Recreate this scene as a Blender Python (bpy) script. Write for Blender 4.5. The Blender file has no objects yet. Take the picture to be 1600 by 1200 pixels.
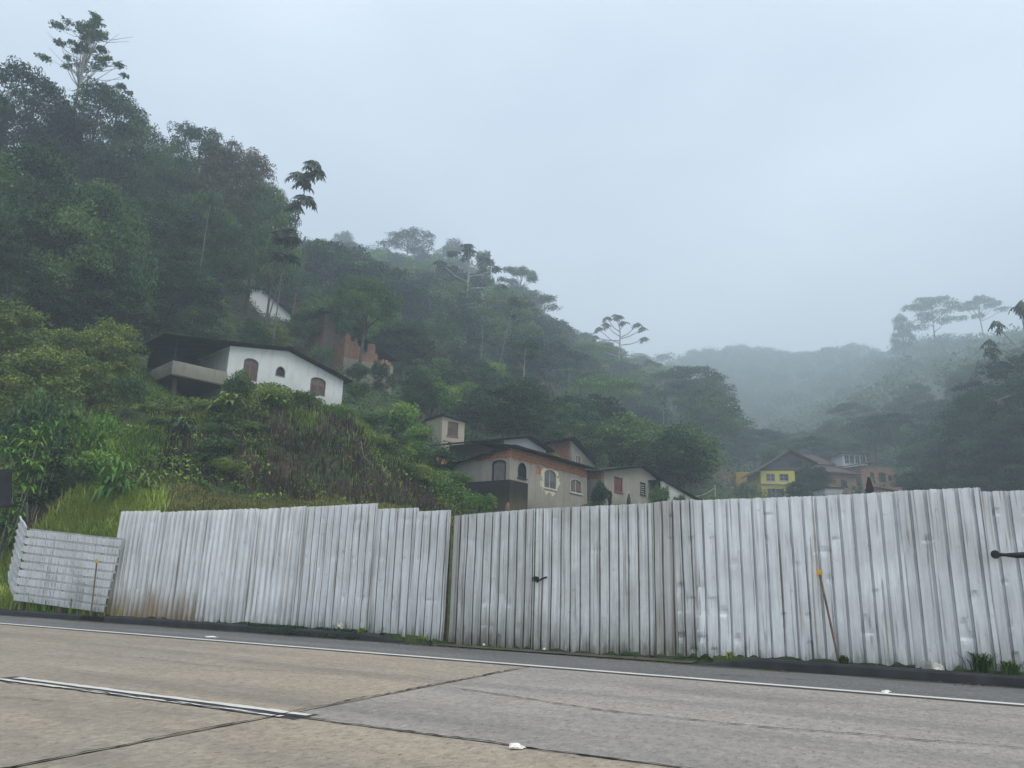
import bpy, math, random
import numpy as np
from mathutils import Vector, Matrix
from mathutils.geometry import tessellate_polygon
R = math.radians
rng = np.random.default_rng(7)
random.seed(7)
sc = bpy.context.scene
C = sc.collection
# ------------------------------------------------------------------ camera
EYE = 1.15
FPX, PITCH, ROLL = 1180.0, R(14.9), R(1.7)
cF = np.array([0, math.cos(PITCH), math.sin(PITCH)])
cU0 = np.array([0, -math.sin(PITCH), math.cos(PITCH)])
cX = np.array([1.0, 0, 0])
cR = cX*math.cos(ROLL)+cU0*math.sin(ROLL)
cU = -cX*math.sin(ROLL)+cU0*math.cos(ROLL)
cam = bpy.data.objects.new('camera', bpy.data.cameras.new('camera'))
C.objects.link(cam)
cam.data.lens = 36*FPX/1600
cam.data.sensor_width = 36
cam.data.clip_start = 0.1
cam.data.clip_end = 3000
m = Matrix(((cR[0], cU[0], -cF[0], 0), (cR[1], cU[1], -cF[1], 0), (cR[2], cU[2], -cF[2], EYE), (0, 0, 0, 1)))
cam.matrix_world = m
sc.camera = cam
# ------------------------------------------------------------------ world, sun, exposure
SUN_EL, SUN_AZ = R(58), R(128)          # azimuth measured from +Y towards +X; behind the camera, to the right
w = bpy.data.worlds.new('World'); sc.world = w; w.use_nodes = True
nt = w.node_tree; nt.nodes.clear()
def N(t, **k):
    n = nt.nodes.new(t)
    for a, b in k.items(): setattr(n, a, b)
    return n
out = N('ShaderNodeOutputWorld'); bg = N('ShaderNodeBackground')
sky = N('ShaderNodeTexSky', sky_type='NISHITA', sun_disc=False)
sky.sun_elevation = SUN_EL; sky.sun_rotation = SUN_AZ; sky.air_density = 1.0; sky.dust_density = 3.0
tc = N('ShaderNodeTexCoord')
nz = N('ShaderNodeTexNoise'); nz.inputs['Scale'].default_value = 1.25; nz.inputs['Detail'].default_value = 4; nz.inputs['Roughness'].default_value = 0.45
mp = N('ShaderNodeMapping'); mp.inputs['Scale'].default_value = (1, 1, 2.2)
rp = N('ShaderNodeValToRGB')
rp.color_ramp.elements[0].position = 0.34; rp.color_ramp.elements[0].color = (4.6, 5.35, 6.4, 1)
rp.color_ramp.elements[1].position = 0.66; rp.color_ramp.elements[1].color = (7.9, 8.55, 9.35, 1)
mx = N('ShaderNodeMixRGB'); mx.inputs[0].default_value = 0.93
L = nt.links.new
L(tc.outputs['Generated'], mp.inputs[0]); L(mp.outputs[0], nz.inputs['Vector']); L(nz.outputs['Fac'], rp.inputs[0])
L(sky.outputs[0], mx.inputs[1]); L(rp.outputs[0], mx.inputs[2])
L(mx.outputs[0], bg.inputs['Color']); bg.inputs['Strength'].default_value = 0.1
L(bg.outputs[0], out.inputs['Surface'])
sl = bpy.data.lights.new('sun', 'SUN'); sl.energy = 1.5; sl.angle = R(30); sl.color = (1, 0.95, 0.86)
so = bpy.data.objects.new('sun', sl); C.objects.link(so)
so.rotation_euler = Vector((math.sin(SUN_AZ)*math.cos(SUN_EL), math.cos(SUN_AZ)*math.cos(SUN_EL), math.sin(SUN_EL))).to_track_quat('Z', 'Y').to_euler()
sc.view_settings.view_transform = 'Standard'; sc.view_settings.look = 'None'
sc.view_settings.exposure = 0.70; sc.view_settings.gamma = 1
cy = sc.cycles
cy.max_bounces = 4; cy.diffuse_bounces = 2; cy.glossy_bounces = 2; cy.transmission_bounces = 2; cy.volume_bounces = 2
cy.use_adaptive_sampling = True; cy.adaptive_threshold = 0.01
cy.use_denoising = True
HAZE_DENSITY = 0.0022
# ------------------------------------------------------------------ layout helpers
def ray(px, py): return cR*(px-800)/FPX-cU*(py-600)/FPX+cF
def at(px, py, rr):                       # point seen in direction (px, py) at horizontal range rr
    v = ray(px, py); k = rr/math.hypot(v[0], v[1]); return np.array([0, 0, EYE])+v*k
RU = np.array([0.89645, -0.44315, 0]); RN = np.array([0.44315, 0.89645, 0])   # along the road, across it
def RP(s, t, z=0): return tuple(RU*s+RN*t+np.array([0, 0, z]))
ROAD_ROT = math.atan2(RU[1], RU[0])
def smooth(a, b, x):
    x = np.clip((x-a)/(b-a), 0, 1); return x*x*(3-2*x)
# value noise
_pt = np.random.default_rng(3).random((256, 256))
def vnoise(x, y):
    xi = np.floor(x).astype(int); yi = np.floor(y).astype(int); fx = x-xi; fy = y-yi
    fx = fx*fx*(3-2*fx); fy = fy*fy*(3-2*fy)
    g = lambda a, b: _pt[a & 255, b & 255]
    return (g(xi, yi)*(1-fx)+g(xi+1, yi)*fx)*(1-fy)+(g(xi, yi+1)*(1-fx)+g(xi+1, yi+1)*fx)*fy-0.5
def fbm(x, y, o=4):
    s = 0; a = 1
    for i in range(o): s = s+a*vnoise(x*2**i+17*i, y*2**i+5*i); a *= 0.5
    return s
# ------------------------------------------------------------------ mesh helpers
def tag(o, label=None, cat=None, group=None, kind=None):
    if label: o['label'] = label
    if cat: o['category'] = cat
    if group: o['group'] = group
    if kind: o['kind'] = kind
    return o
def link(name, me, mat=None, parent=None):
    o = bpy.data.objects.new(name, me); C.objects.link(o)
    if mat is not None:
        for q in (mat if isinstance(mat, (list, tuple)) else [mat]): me.materials.append(q)
    if parent is not None: o.parent = parent
    return o
def empty(name, loc, rz=0.0):
    o = bpy.data.objects.new(name, None); C.objects.link(o); o.location = tuple(loc); o.rotation_euler = (0, 0, rz)
    o.empty_display_size = 0.2
    return o
def npmesh(name, V, F, smooth_=False, tint=None, mats=None):
    V = np.asarray(V, dtype=np.float32); F = np.asarray(F, dtype=np.int32); k = F.shape[1]
    me = bpy.data.meshes.new(name)
    me.vertices.add(len(V)); me.vertices.foreach_set('co', V.ravel())
    me.loops.add(F.size); me.loops.foreach_set('vertex_index', F.ravel())
    me.polygons.add(len(F)); me.polygons.foreach_set('loop_start', np.arange(0, F.size, k, dtype=np.int32))
    if smooth_: me.polygons.foreach_set('use_smooth', np.ones(len(F), dtype=bool))
    if mats is not None: me.polygons.foreach_set('material_index', np.asarray(mats, dtype=np.int32))
    me.update(calc_edges=True)
    if tint is not None:
        at_ = me.attributes.new('tint', 'FLOAT', 'FACE'); at_.data.foreach_set('value', np.asarray(tint, dtype=np.float32))
    return me
class MB:
    def __init__(s): s.v = []; s.f = []; s.m = []
    def add(s, vs, fs, mi=0):
        b = len(s.v); s.v += [tuple(map(float, v)) for v in vs]; s.f += [tuple(b+i for i in f) for f in fs]; s.m += [mi]*len(fs)
    def box(s, x0, x1, y0, y1, z0, z1, mi=0):
        s.add([(x0, y0, z0), (x1, y0, z0), (x1, y1, z0), (x0, y1, z0), (x0, y0, z1), (x1, y0, z1), (x1, y1, z1), (x0, y1, z1)],
              [(0, 3, 2, 1), (4, 5, 6, 7), (0, 1, 5, 4), (1, 2, 6, 5), (2, 3, 7, 6), (3, 0, 4, 7)], mi)
    def tube(s, pts, rad, n=8, mi=0):
        pts = [Vector(p) for p in pts]; rad = rad if isinstance(rad, (list, tuple)) else [rad]*len(pts); vs = []; fs = []
        for i, p in enumerate(pts):
            d = (pts[min(i+1, len(pts)-1)]-pts[max(i-1, 0)]).normalized()
            a = d.orthogonal().normalized() if i == 0 else (a-d*a.dot(d)).normalized()
            b = d.cross(a)
            for k in range(n):
                t = 2*math.pi*k/n; vs.append(p+(a*math.cos(t)+b*math.sin(t))*rad[i])
        for i in range(len(pts)-1):
            for k in range(n): fs.append((i*n+k, i*n+(k+1) % n, (i+1)*n+(k+1) % n, (i+1)*n+k))
        fs.append(tuple(range(n))[::-1]); fs.append(tuple((len(pts)-1)*n+k for k in range(n)))
        s.add(vs, fs, mi)
    def prism(s, poly, holes, y0, y1, mi=0):      # polygon in local x-z, pushed from y0 to y1
        loops = [list(poly)]+[list(h) for h in holes]
        flat = [p for l in loops for p in l]
        tri = tessellate_polygon([[Vector((p[0], p[1], 0)) for p in l] for l in loops])
        n = len(flat); vs = [(p[0], y0, p[1]) for p in flat]+[(p[0], y1, p[1]) for p in flat]
        fs = []
        for t in tri:
            a, b, c = [flat[i] for i in t]
            if (b[0]-a[0])*(c[1]-a[1])-(b[1]-a[1])*(c[0]-a[0]) < 0: t = (t[0], t[2], t[1])
            fs.append(tuple(t)); fs.append((t[0]+n, t[2]+n, t[1]+n))
        o = 0
        for li, l in enumerate(loops):
            k = len(l); ar = sum(l[i][0]*l[(i+1) % k][1]-l[(i+1) % k][0]*l[i][1] for i in range(k))
            fl = (ar > 0) == (li == 0)
            for i in range(k):
                a, b = o+i, o+(i+1) % k
                fs.append((a, a+n, b+n, b) if fl else (a, b, b+n, a+n))
            o += k
        s.add(vs, fs, mi)
    def build(s, name, mat=None, parent=None, M=None):
        me = bpy.data.meshes.new(name)
        v = s.v if M is None else [tuple(M @ Vector(q)) for q in s.v]
        me.from_pydata(v, [], s.f); me.update()
        for p, i in zip(me.polygons, s.m): p.material_index = i
        return link(name, me, mat, parent)
# ------------------------------------------------------------------ materials
class NM:                                   # tiny node builder
    def __init__(s, name, rough=0.9, metal=0.0, spec=0.3):
        s.m = bpy.data.materials.new(name); s.m.use_nodes = True; s.t = s.m.node_tree; s.p = s.t.nodes['Principled BSDF']
        s.p.inputs['Roughness'].default_value = rough; s.p.inputs['Metallic'].default_value = metal
        s.p.inputs['Specular IOR Level'].default_value = spec
    def n(s, t, **k):
        x = s.t.nodes.new(t)
        for a, b in k.items(): setattr(x, a, b)
        return x
    def l(s, a, b): s.t.links.new(a, b)
    def co(s, kind='Object', scale=(1, 1, 1)):
        c = s.n('ShaderNodeTexCoord'); mp = s.n('ShaderNodeMapping'); mp.inputs['Scale'].default_value = scale
        s.l(c.outputs[kind], mp.inputs[0]); return mp.outputs[0]
    def noise(s, scale, detail=4, rough=0.55, vec=None, dist=0.0):
        x = s.n('ShaderNodeTexNoise'); x.inputs['Scale'].default_value = scale; x.inputs['Detail'].default_value = detail
        x.inputs['Roughness'].default_value = rough; x.inputs['Distortion'].default_value = dist
        s.l(vec if vec is not None else s.co(), x.inputs['Vector']); return x.outputs['Fac']
    def ramp(s, fac, *st, interp='LINEAR'):
        x = s.n('ShaderNodeValToRGB'); x.color_ramp.interpolation = interp; e = x.color_ramp.elements
        while len(e) < len(st): e.new(0.5)
        for q, (p, c) in zip(e, st): q.position = p; q.color = (*c, 1) if isinstance(c, tuple) else (c, c, c, 1)
        s.l(fac, x.inputs[0]); return x.outputs[0]
    def mix(s, fac, a, b, mode='MIX'):
        x = s.n('ShaderNodeMixRGB', blend_type=mode)
        for i, v in ((0, fac), (1, a), (2, b)):
            if isinstance(v, (int, float)): x.inputs[i].default_value = v if i == 0 else (v, v, v, 1)
            elif isinstance(v, tuple): x.inputs[i].default_value = (*v, 1)
            else: s.l(v, x.inputs[i])
        return x.outputs[0]
    def math(s, op, a, b=None, clamp=False):
        x = s.n('ShaderNodeMath', operation=op, use_clamp=clamp)
        for i, v in ((0, a), (1, b)):
            if v is None: continue
            if isinstance(v, (int, float)): x.inputs[i].default_value = v
            else: s.l(v, x.inputs[i])
        return x.outputs[0]
    def xyz(s, vec):
        x = s.n('ShaderNodeSeparateXYZ'); s.l(vec, x.inputs[0]); return x.outputs
    def col(s, c):
        if isinstance(c, tuple): s.p.inputs['Base Color'].default_value = (*c, 1)
        else: s.l(c, s.p.inputs['Base Color'])
        return s
    def bump(s, h, strength=0.4, dist=0.02):
        b = s.n('ShaderNodeBump'); b.inputs['Strength'].default_value = strength; b.inputs['Distance'].default_value = dist
        s.l(h, b.inputs['Height']); s.l(b.outputs[0], s.p.inputs['Normal']); return s
def plain(name, c, rough=0.8, metal=0.0, var=0.25, scale=3.0):
    m = NM(name, rough, metal); n = m.noise(scale, 5)
    m.col(m.ramp(n, (0.3, tuple(v*(1-var) for v in c)), (0.7, tuple(min(1, v*(1+var)) for v in c)))); m.bump(n, 0.2, 0.01); return m.m
def leaf_mat(name, a, b, c, huevar=0.25, rough=0.55, scale=0.35):
    """a dark, b mid, c light: leaf colours chosen by clump (tint) and by tree (random)."""
    m = NM(name, rough, 0, 0.25)
    at_ = m.n('ShaderNodeAttribute'); at_.attribute_name = 'tint'
    oi = m.n('ShaderNodeObjectInfo')
    n = m.noise(scale, 3)
    f = m.math('ADD', m.math('MULTIPLY', at_.outputs['Fac'], 0.75), m.math('MULTIPLY', n, 0.30))
    f = m.math('ADD', f, m.math('MULTIPLY', m.math('SUBTRACT', oi.outputs['Random'], 0.5), huevar), True)
    k = m.ramp(f, (0.15, a), (0.52, b), (0.95, c))
    m.col(k)
    tr = m.n('ShaderNodeBsdfTranslucent'); ms = m.n('ShaderNodeMixShader'); ms.inputs[0].default_value = 0.22
    m.l(k, tr.inputs[0]); m.l(m.p.outputs[0], ms.inputs[1]); m.l(tr.outputs[0], ms.inputs[2])
    m.l(ms.outputs[0], m.t.nodes['Material Output'].inputs['Surface'])
    return m.m
LEAF = leaf_mat('leaf_forest', (0.016, 0.042, 0.020), (0.052, 0.112, 0.038), (0.135, 0.22, 0.060), 0.4)
LEAF_DK = leaf_mat('leaf_dark', (0.007, 0.022, 0.013), (0.022, 0.055, 0.024), (0.065, 0.125, 0.040), 0.35)
LEAF_BR = leaf_mat('leaf_bright', (0.035, 0.10, 0.018), (0.11, 0.24, 0.035), (0.25, 0.40, 0.06))
LEAF_OL = leaf_mat('leaf_olive', (0.045, 0.085, 0.018), (0.13, 0.20, 0.035), (0.26, 0.32, 0.06))
LEAF_RU = leaf_mat('leaf_russet', (0.050, 0.065, 0.028), (0.095, 0.085, 0.035), (0.18, 0.12, 0.05))
LEAF_CE = leaf_mat('leaf_cecropia', (0.030, 0.050, 0.030), (0.060, 0.090, 0.050), (0.13, 0.16, 0.10))
GRASS = leaf_mat('grass_blades', (0.06, 0.13, 0.018), (0.18, 0.29, 0.035), (0.36, 0.43, 0.09), scale=0.22)
BARK = plain('bark', (0.10, 0.085, 0.065), 0.9, 0, 0.4, 2.5)
BARK_PALE = plain('bark_pale', (0.30, 0.29, 0.26), 0.85, 0, 0.35, 3)
BARK_MID = plain('bark_grey', (0.13, 0.125, 0.11), 0.9, 0, 0.35, 3)
def ground_mat():
    m = NM('hillside_soil', 0.95)
    v = m.co()
    n1 = m.noise(0.35, 6, 0.6, v); n2 = m.noise(2.5, 5, 0.65, v); n3 = m.noise(0.12, 3, 0.5, v)
    soil = m.ramp(n2, (0.3, (0.028, 0.021, 0.015)), (0.52, (0.085, 0.060, 0.042)), (0.75, (0.17, 0.125, 0.085)))
    red = m.ramp(n2, (0.3, (0.06, 0.035, 0.022)), (0.7, (0.15, 0.095, 0.06)))
    green = m.ramp(n2, (0.3, (0.020, 0.038, 0.012)), (0.7, (0.065, 0.10, 0.025)))
    soil = m.mix(m.ramp(n3, (0.5, 0.0), (0.6, 1.0)), soil, red)
    g = m.n('ShaderNodeNewGeometry'); nz_ = m.xyz(g.outputs['Normal'])[2]
    k = m.math('ADD', nz_, m.math('MULTIPLY', m.math('SUBTRACT', n1, 0.5), 0.7))
    m.col(m.mix(m.ramp(k, (0.62, 0.0), (0.8, 1.0)), soil, green)); m.bump(m.noise(5, 6, 0.7, v), 1.0, 0.15)
    return m.m
SOIL = ground_mat()
def verge_mat():
    m = NM('verge_dirt', 0.95); v = m.co(); n = m.noise(2.2, 6, 0.65, v); n2 = m.noise(0.8, 4, 0.6, v)
    d = m.ramp(n, (0.3, (0.035, 0.032, 0.026)), (0.7, (0.11, 0.10, 0.082)))
    g = m.ramp(n, (0.3, (0.03, 0.045, 0.012)), (0.7, (0.09, 0.11, 0.03)))
    m.col(m.mix(m.ramp(n2, (0.45, 0.0), (0.6, 1.0)), d, g)); m.bump(n, 0.7, 0.04); return m.m
VERGE = verge_mat()
def concrete_road(name, c, c2, seed=0.0, wear=(0.05, 0.05, 0.055)):
    m = NM(name, 0.85, 0, 0.35); v = m.co()
    big = m.noise(0.22, 4, 0.55, v); mid = m.noise(1.4, 6, 0.6, v); fine = m.noise(1.0, 5, 0.8, m.co('Object', (24, 11, 1))); mf = m.noise(1.0, 6, 0.8, m.co('Object', (10, 7, 1)))
    st = m.noise(1.0, 5, 0.6, m.co('Object', (0.10, 1.1, 1)))        # traffic polish running along the lanes
    k = m.mix(m.ramp(big, (0.35, 0.0), (0.65, 1.0)), c, c2)
    k = m.mix(m.ramp(st, (0.42, 0.0), (0.66, 0.8)), k, tuple(q*0.62 for q in c2))
    k = m.mix(m.ramp(mid, (0.4, 0.0), (0.75, 0.45)), k, tuple(q*0.62 for q in c))
    k = m.mix(1.0, k, m.ramp(mf, (0.34, 0.70), (0.66, 1.18)), 'MULTIPLY')
    k = m.mix(m.ramp(fine, (0.36, 0.75), (0.45, 0.0)), k, (0.06, 0.052, 0.045))
    k = m.mix(m.ramp(fine, (0.58, 0.0), (0.68, 0.6)), k, (0.55, 0.50, 0.44))
    vo = m.n('ShaderNodeTexVoronoi'); vo.inputs['Scale'].default_value = 5.5; m.l(v, vo.inputs['Vector'])
    k = m.mix(m.ramp(vo.outputs['Distance'], (0.03, 0.7), (0.055, 0.0)), k, (0.50, 0.49, 0.46))
    oil = m.noise(0.55, 3, 0.6, m.co('Object', (0.5, 1.3, 1)))
    k = m.mix(m.ramp(oil, (0.58, 0.0), (0.74, 0.45)), k, (0.11, 0.10, 0.09))
    m.col(k); m.bump(fine, 0.5, 0.006)
    m.l(m.ramp(st, (0.35, 0.9), (0.7, 0.6)), m.p.inputs['Roughness'])
    return m.m
ROAD_TAN = concrete_road('concrete_tan', (0.355, 0.292, 0.218), (0.33, 0.282, 0.222))
ROAD_GREY = concrete_road('concrete_grey', (0.335, 0.295, 0.255), (0.31, 0.285, 0.255))
ASPH = concrete_road('asphalt_shoulder', (0.175, 0.175, 0.168), (0.140, 0.144, 0.144))
def paint_mat():
    m = NM('road_paint', 0.7); v = m.co(); n = m.noise(9, 6, 0.7, v); f = m.noise(1.5, 3, 0.5, v)
    k = m.mix(m.ramp(n, (0.55, 0.0), (0.75, 0.8)), (0.62, 0.60, 0.55), (0.28, 0.25, 0.22))
    m.col(m.mix(m.ramp(f, (0.3, 0.0), (0.8, 0.35)), k, (0.42, 0.38, 0.33))); return m.m
PAINT = paint_mat()
KERB = plain('kerb_concrete', (0.020, 0.022, 0.025), 0.8, 0, 0.6, 2.5)
CRACK = plain('crack_dark', (0.012, 0.011, 0.010), 1.0)
TAR_SHADOW = plain('tar', (0.035, 0.035, 0.037), 0.6)
def sheet_mat(name, base=(0.76, 0.785, 0.785), dirt=0.5, rust=0.0, grey=0.0):
    """pre-painted / galvanised fence sheet; object z is height, object x runs along the sheet"""
    m = NM(name, 0.42, 0.25, 0.5)
    v = m.co(); oi = m.n('ShaderNodeObjectInfo')
    vv = m.n('ShaderNodeVectorMath', operation='ADD'); m.l(v, vv.inputs[0])
    cx = m.n('ShaderNodeCombineXYZ'); m.l(m.math('MULTIPLY', oi.outputs['Random'], 37.0), cx.inputs[0]); m.l(cx.outputs[0], vv.inputs[1])
    v2 = vv.outputs[0]
    def sc_(s):
        mp = m.n('ShaderNodeMapping'); mp.inputs['Scale'].default_value = s; m.l(v2, mp.inputs[0]); return mp.outputs[0]
    streak = m.noise(1.0, 6, 0.65, sc_((14, 14, 0.7)))
    big = m.noise(1.3, 4, 0.6, sc_((1, 1, 0.8)))
    spot = m.noise(7, 6, 0.7, v2)
    z = m.xyz(v)[2]
    k = m.mix(m.ramp(streak, (0.42, 0.0), (0.72, 0.40+0.3*grey)), base, (0.30, 0.30, 0.29))
    k = m.mix(m.ramp(big, (0.42, 0.0), (0.75, 0.40+0.35*grey)), k, (0.33, 0.32, 0.30))
    k = m.mix(m.ramp(spot, (0.62, 0.0), (0.74, 0.55)), k, (0.22, 0.21, 0.19))
    fine = m.noise(26, 4, 0.7, v2)
    k = m.mix(m.ramp(fine, (0.66, 0.0), (0.72, 0.6)), k, (0.12, 0.12, 0.11))
    # splashed mud and algae at the foot: its own uneven edge
    lo = m.math('ADD', z, m.math('MULTIPLY', m.math('SUBTRACT', m.noise(1.0, 5, 0.7, sc_((9, 9, 1.6))), 0.5), 1.1))
    k = m.mix(m.ramp(lo, (0.02, 0.9*min(1, dirt+0.4)), (0.26, 0.5*dirt), (0.75, 0.0)), k, (0.095, 0.09, 0.055))
    if rust:
        rz = m.math('ADD', m.math('MULTIPLY', z, 0.55), m.math('MULTIPLY', m.math('SUBTRACT', m.noise(1.0, 4, 0.6, sc_((1.5, 1.5, 0.6))), 0.5), 1.3))
        k = m.mix(m.ramp(rz, (0.05, rust), (0.5, 0.0)), k, (0.28, 0.19, 0.10))
    k = m.mix(1.0, k, m.ramp(oi.outputs['Random'], (0.0, 0.86), (1.0, 1.04)), 'MULTIPLY')
    drip = m.noise(1.0, 3, 0.5, sc_((22, 22, 0.35)))
    k = m.mix(m.ramp(drip, (0.57, 0.0), (0.68, 0.7)), k, (0.20, 0.17, 0.13))
    m.col(k)
    m.l(m.ramp(spot, (0.3, 0.32), (0.7, 0.6)), m.p.inputs['Roughness'])
    m.bump(m.noise(3.2, 4, 0.5, v2), 0.25, 0.03); return m.m
SHEET = sheet_mat('sheet_white')
SHEET_RUST = sheet_mat('sheet_muddy', dirt=0.9, rust=0.8)
SHEET_OLD = sheet_mat('sheet_old', base=(0.68, 0.695, 0.685), dirt=0.8, grey=1.0)
SHEET_WORN = sheet_mat('sheet_worn', base=(0.50, 0.49, 0.46), dirt=0.9, grey=1.0)
HOLE = plain('nail_hole', (0.02, 0.02, 0.02), 0.9)
WOOD = plain('weathered_wood', (0.14, 0.10, 0.07), 0.9, 0, 0.4, 6)
WOOD_DK = plain('dark_wood', (0.02, 0.015, 0.014), 0.9, 0, 0.4, 6)
STAKE = plain('stake_wood', (0.17, 0.115, 0.08), 0.9, 0, 0.4, 8)
YELLOW = plain('reflector_yellow', (0.62, 0.36, 0.03), 0.5, 0, 0.15, 20)
BLACK = plain('black_metal', (0.012, 0.014, 0.018), 0.5)
PAPER = plain('paper', (0.75, 0.73, 0.68), 0.8, 0, 0.12, 12)
STONE = plain('stone', (0.42, 0.41, 0.37), 0.9, 0, 0.3, 12)
def plaster(name, c, stain=(0.20, 0.19, 0.17), amt=0.5, low=(0.10, 0.10, 0.06), lowamt=0.5):
    m = NM(name, 0.92); v = m.co(); big = m.noise(0.7, 5, 0.6, v); st = m.noise(1.0, 5, 0.7, m.co('Object', (3, 3, 0.45))); f = m.noise(9, 5, 0.7, v)
    z = m.xyz(v)[2]
    k = m.mix(m.ramp(big, (0.4, 0.0), (0.72, amt)), c, tuple(a*0.5+b*0.5 for a, b in zip(c, stain)))
    k = m.mix(m.ramp(st, (0.5, 0.0), (0.8, amt)), k, stain)
    k = m.mix(m.ramp(f, (0.3, 0.35*amt), (0.5, 0.0)), k, stain)
    lo = m.math('ADD', z, m.math('MULTIPLY', m.math('SUBTRACT', st, 0.5), 1.4))
    k = m.mix(m.ramp(lo, (0.1, lowamt), (0.9, 0.0)), k, low)
    m.col(k); m.bump(f, 0.3, 0.01); return m, k, v
WHITEWALL = plaster('white_plaster', (0.66, 0.68, 0.67), (0.36, 0.37, 0.34), 0.6, (0.30, 0.28, 0.20), 0.45)[0].m
GREYWALL = plaster('grey_render', (0.36, 0.32, 0.26), (0.15, 0.13, 0.10), 0.7)[0].m
CONC = plaster('stained_concrete', (0.36, 0.34, 0.29), (0.06, 0.055, 0.05), 0.8)[0].m
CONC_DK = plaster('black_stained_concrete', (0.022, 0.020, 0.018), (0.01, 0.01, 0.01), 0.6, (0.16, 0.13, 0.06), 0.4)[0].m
def brick_nodes(m, v, c1=(0.46, 0.15, 0.07), c2=(0.32, 0.10, 0.05), mortar=(0.34, 0.27, 0.20), w_=0.30, h_=0.19):
    x = m.xyz(v); cb = m.n('ShaderNodeCombineXYZ'); m.l(m.math('ADD', x[0], x[1]), cb.inputs[0]); m.l(x[2], cb.inputs[1])
    b = m.n('ShaderNodeTexBrick'); m.l(cb.outputs[0], b.inputs['Vector'])
    b.inputs['Color1'].default_value = (*c1, 1); b.inputs['Color2'].default_value = (*c2, 1); b.inputs['Mortar'].default_value = (*mortar, 1)
    b.inputs['Scale'].default_value = 1.0; b.inputs['Brick Width'].default_value = w_; b.inputs['Row Height'].default_value = h_; b.inputs['Mortar Size'].default_value = 0.018
    n = m.noise(2.2, 5, 0.6, v)
    return m.mix(m.ramp(n, (0.35, 0.0), (0.75, 0.65)), b.outputs['Color'], (0.13, 0.085, 0.06))
def brick_mat(name, **k):
    m = NM(name, 0.92); v = m.co(); m.col(brick_nodes(m, v, **k)); m.bump(m.noise(8, 4, 0.6, v), 0.4, 0.02); return m.m
BRICK = brick_mat('hollow_brick')
BRICK_FAR = brick_mat('brick_brown', c1=(0.40, 0.20, 0.14), c2=(0.30, 0.15, 0.11))
BRICK_RUIN = brick_mat('brick_ruin', c1=(0.42, 0.16, 0.08), c2=(0.30, 0.12, 0.07))
def part_render(name, zedge, patch=True):
    """cement render with bare brick above zedge and a pale patch round the big window"""
    m, k, v = plaster(name, (0.33, 0.30, 0.255), (0.15, 0.13, 0.10), 0.75)
    b = brick_nodes(m, v); x = m.xyz(v); n = m.noise(1.6, 5, 0.6, v)
    e = m.math('SUBTRACT', x[2], m.math('ADD', m.math('MULTIPLY', m.math('SUBTRACT', n, 0.5), 0.55), zedge))
    k2 = m.mix(m.math('MULTIPLY', e, 60.0, True), k, b)
    if patch:
        dx = m.math('SUBTRACT', x[0], 4.45); dz = m.math('MULTIPLY', m.math('SUBTRACT', x[2], 2.35), 1.25)
        d = m.math('SQRT', m.math('ADD', m.math('MULTIPLY', dx, dx), m.math('MULTIPLY', dz, dz)))
        d = m.math('ADD', d, m.math('MULTIPLY', m.math('SUBTRACT', n, 0.5), 1.6))
        f = m.math('MULTIPLY', m.math('LESS_THAN', d, 1.12), m.math('LESS_THAN', x[2], zedge-0.05))
        k2 = m.mix(f, k2, (0.60, 0.55, 0.40))
        dx = m.math('SUBTRACT', x[0], 3.15); dz = m.math('SUBTRACT', x[2], 2.75)
        d = m.math('MAXIMUM', m.math('ABSOLUTE', dx), m.math('ABSOLUTE', dz)); d = m.math('ADD', d, m.math('MULTIPLY', m.math('SUBTRACT', n, 0.5), 0.5))
        k2 = m.mix(m.math('LESS_THAN', d, 0.26), k2, b)
    m.col(k2); return m.m
RENDER_B = part_render('render_with_bare_brick', 3.02)
RENDER_F = part_render('render_with_brick_edge', 9.0, False)
def roof_mat(name, c=(0.024, 0.024, 0.024)):
    m = NM(name, 0.9); v = m.co(); n = m.noise(1.4, 5, 0.65, v); f = m.noise(7, 5, 0.7, v)
    k = m.ramp(n, (0.3, tuple(q*0.5 for q in c)), (0.7, tuple(q*1.5 for q in c)))
    m.col(m.mix(m.ramp(f, (0.6, 0.0), (0.75, 0.6)), k, (0.10, 0.11, 0.08))); m.bump(f, 0.3, 0.02); return m.m
ROOF = roof_mat('fibre_cement_roof')
ROOF_RED = roof_mat('tile_roof', (0.095, 0.062, 0.055))
SHUTTER = plain('brown_shutter', (0.16, 0.115, 0.095), 0.8, 0, 0.2, 5)
SHUTTER_RED = plain('red_shutter', (0.20, 0.075, 0.075), 0.7, 0, 0.2, 5)
SHUTTER_GREY = plain('grey_shutter', (0.16, 0.155, 0.145), 0.8, 0, 0.2, 5)
FRAME_W = plain('pale_frame', (0.45, 0.44, 0.41), 0.8)
FRAME_DK = plain('dark_frame', (0.035, 0.03, 0.028), 0.8)
YWALL = plaster('yellow_wall', (0.70, 0.60, 0.10), (0.42, 0.36, 0.10), 0.3)[0].m
OWALL = plaster('orange_wall', (0.72, 0.40, 0.05), (0.42, 0.26, 0.10), 0.3)[0].m
def glass_mat():
    m = NM('window_glass', 0.08, 0, 0.6); m.col((0.03, 0.035, 0.04)); return m.m
GLASS = glass_mat()
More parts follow.
